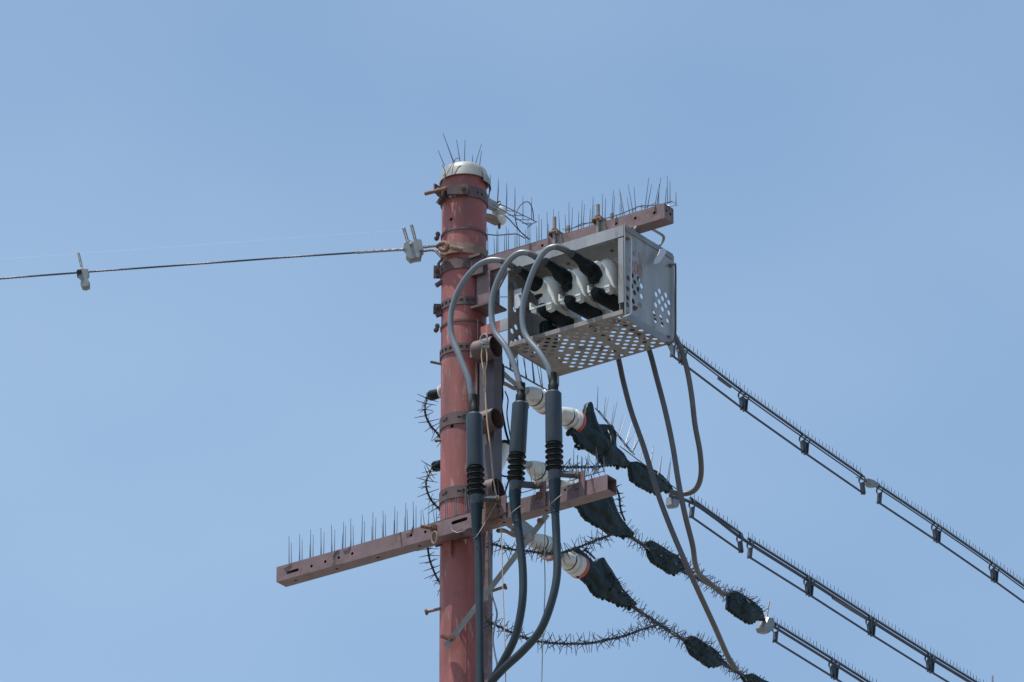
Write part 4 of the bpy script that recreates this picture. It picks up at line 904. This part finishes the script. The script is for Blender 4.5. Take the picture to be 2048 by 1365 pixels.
cover('lowest black cover above the end of the first drop cable', [(1368, 1280), (1380, 1272), (1400, 1282), (1425, 1300), (1440, 1312), (1441, 1325), (1430, 1334), (1420, 1336), (1400, 1322), (1382, 1308), (1376, 1294)], [[(1370, 1280, .012), (1386, 1293, .030), (1410, 1310, .036), (1428, 1323, .028), (1442, 1328, .012)]], ribs=[(1410, 1288, 1396, 1318)])
cover('black cover cut by the bottom edge of the picture under the first drop cable', [(1482, 1352), (1500, 1348), (1520, 1358), (1545, 1372), (1575, 1390), (1570, 1405), (1540, 1398), (1500, 1378)], [[(1484, 1354, .012), (1505, 1366, .030), (1545, 1388, .032), (1572, 1398, .014)]])
# line cores between covers
def core(pts_, r, label, m='line_blue', tpl=.12):
    o = MB().tube(smooth_path([ht(a, b, tpl) for a, b in pts_], 6), r, 10).build('line_wire', m); tag(o, label, 'wire', 'wires inside the covered lines')
core([(1153, 846), (1200, 872), (1250, 920), (1300, 955), (1345, 985)], .008, 'dark wire inside the topmost pair of black covers')
core([(1155, 990), (1200, 1030), (1262, 1074), (1300, 1100), (1360, 1140), (1400, 1160), (1450, 1188), (1500, 1222), (1530, 1240)], .008, 'dark wire inside the middle pair of black covers')
core([(1160, 1136), (1200, 1160), (1265, 1213), (1320, 1250), (1375, 1285), (1435, 1322), (1480, 1348), (1560, 1392), (1800, 1540), (2200, 1790), (2600, 2040)], .008, 'dark wire inside the bottom row of black covers')

# ================================================================ thorn-wrapped wires
def thorns(pts_, f, label, r=.0045, dens=.029, ln=.050, group='wires wrapped in plastic thorns', first=None):
    P_ = smooth_path([f(a, b) for a, b in pts_], 8)
    t = thing('thorny_wire', label, 'thorny wire', P_[0], group)
    MB().tube(P_, r, 8).build('wire', 'thorn_plastic', t)
    s_ = MB(); q = resample(P_, dens); ndl = MB()
    for i, p in enumerate(q[:-1]):
        d = (q[i+1]-p).normalized(); a1 = d.cross(_F).normalized(); a2 = d.cross(a1).normalized()
        sphere_pts(ndl, p, r*1.5, 6)
        base = random.uniform(0, 6.28)
        for k in range(4):
            an = base+k*math.pi/2+random.uniform(-.35, .35); dr = (a1*math.cos(an)+a2*math.sin(an)+d*random.uniform(-.3, .3)).normalized()
            L_ = ln*random.uniform(.75, 1.1); s_.tube([p, p+dr*L_], [.0023, .0012], 4)
    ndl.build('collars', 'thorn_plastic', t, smooth=0)
    o = s_.build('thorns', 'thorn_plastic', t, smooth=0); o['kind'] = 'stuff'
    return t
bk = lambda a, b: hy(a, b, .16)
tl_ = lambda a, b: ht(a, b, -.16)
thorns([(853, 797), (850, 812), (851, 830), (860, 850), (872, 864), (890, 885), (915, 900)], tl_, 'highest thorny wire dropping left of the pole from the upper black cap')
thorns([(863, 934), (857, 950), (852, 965), (855, 985), (864, 1003), (878, 1018), (900, 1040)], tl_, 'middle thorny wire dropping left of the pole from the lower black cap')
thorns([(855, 1085), (856, 1100), (860, 1122), (870, 1148), (881, 1168), (900, 1190)], tl_, 'lowest thorny wire left of the pole under the crossarm')
ri = lambda a, b: ht(a, b, .16)
thorns([(978, 1087), (995, 1091), (1012, 1097), (1035, 1101), (1060, 1103), (1090, 1108), (1120, 1107), (1150, 1098), (1175, 1088), (1205, 1076), (1225, 1070)], ri, 'thorny wire sagging from pole to middle cover, passing over the bottom insulators')
thorns([(975, 1243), (995, 1252), (1015, 1262), (1035, 1270), (1060, 1279), (1090, 1285), (1130, 1288), (1175, 1287), (1210, 1281), (1250, 1272), (1285, 1259), (1325, 1247)], ri, 'lowest long thorny wire sagging right from the pole to the bottom line')
thorns([(1120, 934), (1150, 935), (1180, 935), (1212, 932)], ri, 'short level thorny wire behind the open right end of the lower crossarm')
thorns([(1232, 975), (1238, 992), (1240, 1010), (1243, 1025), (1250, 1042)], ri, 'short thorny wire dropping beside the large cover under the crossarm end', ln=.032)
thorns([(1250, 1058), (1262, 1074), (1280, 1086), (1300, 1098), (1325, 1104), (1345, 1118), (1368, 1134), (1395, 1150), (1420, 1168), (1450, 1187), (1480, 1192), (1505, 1210), (1525, 1232)], lambda a, b: ht(a, b, .12), 'thorny wrap on the middle covered line crossed by two drop cables', dens=.015, ln=.048)
thorns([(1225, 1165), (1245, 1190), (1262, 1210), (1285, 1228), (1315, 1248), (1345, 1266), (1375, 1284), (1400, 1284), (1425, 1300), (1450, 1326), (1470, 1342), (1500, 1360), (1540, 1384), (1600, 1420)], lambda a, b: ht(a, b, .12), 'thorny wrap on the bottom covered line reaching the lower edge', dens=.0145, ln=.048)
thorns([(1170, 1100), (1180, 1108), (1190, 1118)], lambda a, b: ht(a, b, .12), 'small thorn cluster between the bottom insulator and its two lobed cover', dens=.02, ln=.04)
# wire-spike racks over the top string
def rack(label, P0, P1, n, h, lean=(0, 0), tpl=.12, off=.03):
    t = thing('wire_spike_rack', label, 'bird spikes', ht(*P0, tpl))
    A = ht(*P0, tpl); B = ht(*P1, tpl); f = MB(); f.tube([A, B], .002, 6); o_ = U*off-Z*.018; f.tube([A+o_, B+o_], .002, 6)
    for k in range(n+1):
        p = A.lerp(B, k/n); f.tube([p, A.lerp(B, min(1, (k+.5)/n))+o_], .0015, 5)
    f.build('frame', 'spike_wire', t)
    for k in range(n):
        for s__ in (0, 1):
            p = A.lerp(B, (k+.3+.4*s__)/n)+o_*s__; l_ = lean[0]+(lean[1]-lean[0])*k/n
            MB().tube([p, p+(Z+V*(l_+random.uniform(-.12, .12))+U*random.uniform(-.06, .06)).normalized()*h*random.uniform(.75, 1.08)], [.0024, .001], 6).build('spike', 'spike_wire', t)
rack('wire rack of spikes above the anchor strap of the top insulator string', (1000, 729), (1094, 782), 6, .13, (-.15, -.25))
rack('wire rack of tall spikes standing on the large horned cover', (1190, 816), (1262, 905), 5, .14, (.1, .8), off=.02)
rack('wire rack of spikes running down over the second black cover', (1240, 893), (1350, 977), 6, .13, (.55, .05), off=.02)
# ================================================================ black capped post insulators behind the pole, right bracket insulators
for (x1, y1, x2, y2, lb) in ((858, 793, 905, 778, 'black capped post insulator sticking out left of the pole, upper one'), (866, 935, 905, 922, 'black capped post insulator sticking out left of the pole, lower one')):
    a = ht(x1, y1, -.15); ax = U
    a = hw(x1, y1, .02); t = thing('post_insulator', lb, 'insulator', a, 'black capped insulators left of the pole')
    MB().lathe(a, ax, [(0, .012), (.003, .020), (.012, .024), (.06, .0215), (.075, .021)], 24).build('black_cap', 'rubber', t)
    MB().lathe(a+ax*.062, ax, [(0, .021), (.004, .032), (.014, .036), (.02, .03)], 24).build('porcelain', 'porcelain', t)
for (x1, y1, x2, y2, r, lb) in ((1012, 888, 986, 952, .030, 'grey slanted post insulator with dark bands between pole and middle sleeve'), (1000, 728, 1000, 768, .020, 'dark upright canister right of the channel under the highest pipe stub')):
    A = ht(x1, y1, .13); B = ht(x2, y2, .13); ax = (B-A).normalized(); Lg = (B-A).length
    t = thing('bracket_insulator', lb, 'insulator', A)
    MB().lathe(A, ax, [(0, r*.6), (.004, r*.9), (Lg*.12, r*.9), (Lg*.13, r)], 24).build('dark_cap', 'rubber', t)
    MB().lathe(A+ax*Lg*.13, ax, [(0, r), (Lg*.4, r), (Lg*.42, r*1.04), (Lg*.5, r*1.04), (Lg*.52, r), (Lg*.85, r*.95)], 24).build('body', 'resin' if r > .025 else 'rubber_teal', t)
wire([(1003, 760), (1005, 790), (1003, 815), (1008, 845), (1012, 865), (1018, 885)], .05, .005, 'rubber', 'jumper_wire', 'dark jumper wire dropping from the canister to the slanted insulator')
wire([(996, 768), (1000, 785), (1003, 800)], .05, .003, 'line_blue', 'jumper_wire', 'thinner dark wire joining the jumper beside the channel')
wire([(999, 945), (1005, 952), (1015, 953), (1022, 947)], .05, .004, 'line_blue', 'jumper_wire', 'small dark wire bow below the slanted grey insulator')
wire([(956, 640), (955, 700), (952, 750), (949, 790), (957, 820), (965, 850)], -.1, .0025, 'band_brown', 'jumper_wire', 'thin brown wire lying along the right edge of the pole beside the channel')
wire([(1010, 783), (1016, 800), (1014, 830), (1020, 870), (1026, 905)], .02, .0028, 'rubber', 'jumper_wire', 'slim black wire hanging between the channel and the middle sleeve')
wire([(1048, 790), (1052, 800), (1058, 812), (1052, 822), (1044, 806), (1046, 792)], .1, .0018, 'band_brown', 'tie_wire', 'dark tie wire looped round the cap of the highest insulator', 'tie wire')
wire([(1018, 960), (1010, 985), (1003, 1005), (998, 1012)], -.05, .004, 'line_blue', 'jumper_wire', 'dark wire bending down behind the foot of the middle sheds')
t = thing('strain_cone', 'grey tapered fitting between the lower crossarm and the bottom insulators', 'fitting', ht(1045, 1062, .12))
MB().prism([ht(1040, 1040, .12), ht(1062, 1058, .12), ht(1060, 1074, .12), ht(1040, 1070, .12), ht(1025, 1062, .12)], U*-.02, U*.02, .1).build('plate', 'galv', t)

for o in bpy.data.objects:
    if '_o' in o: del o['_o']
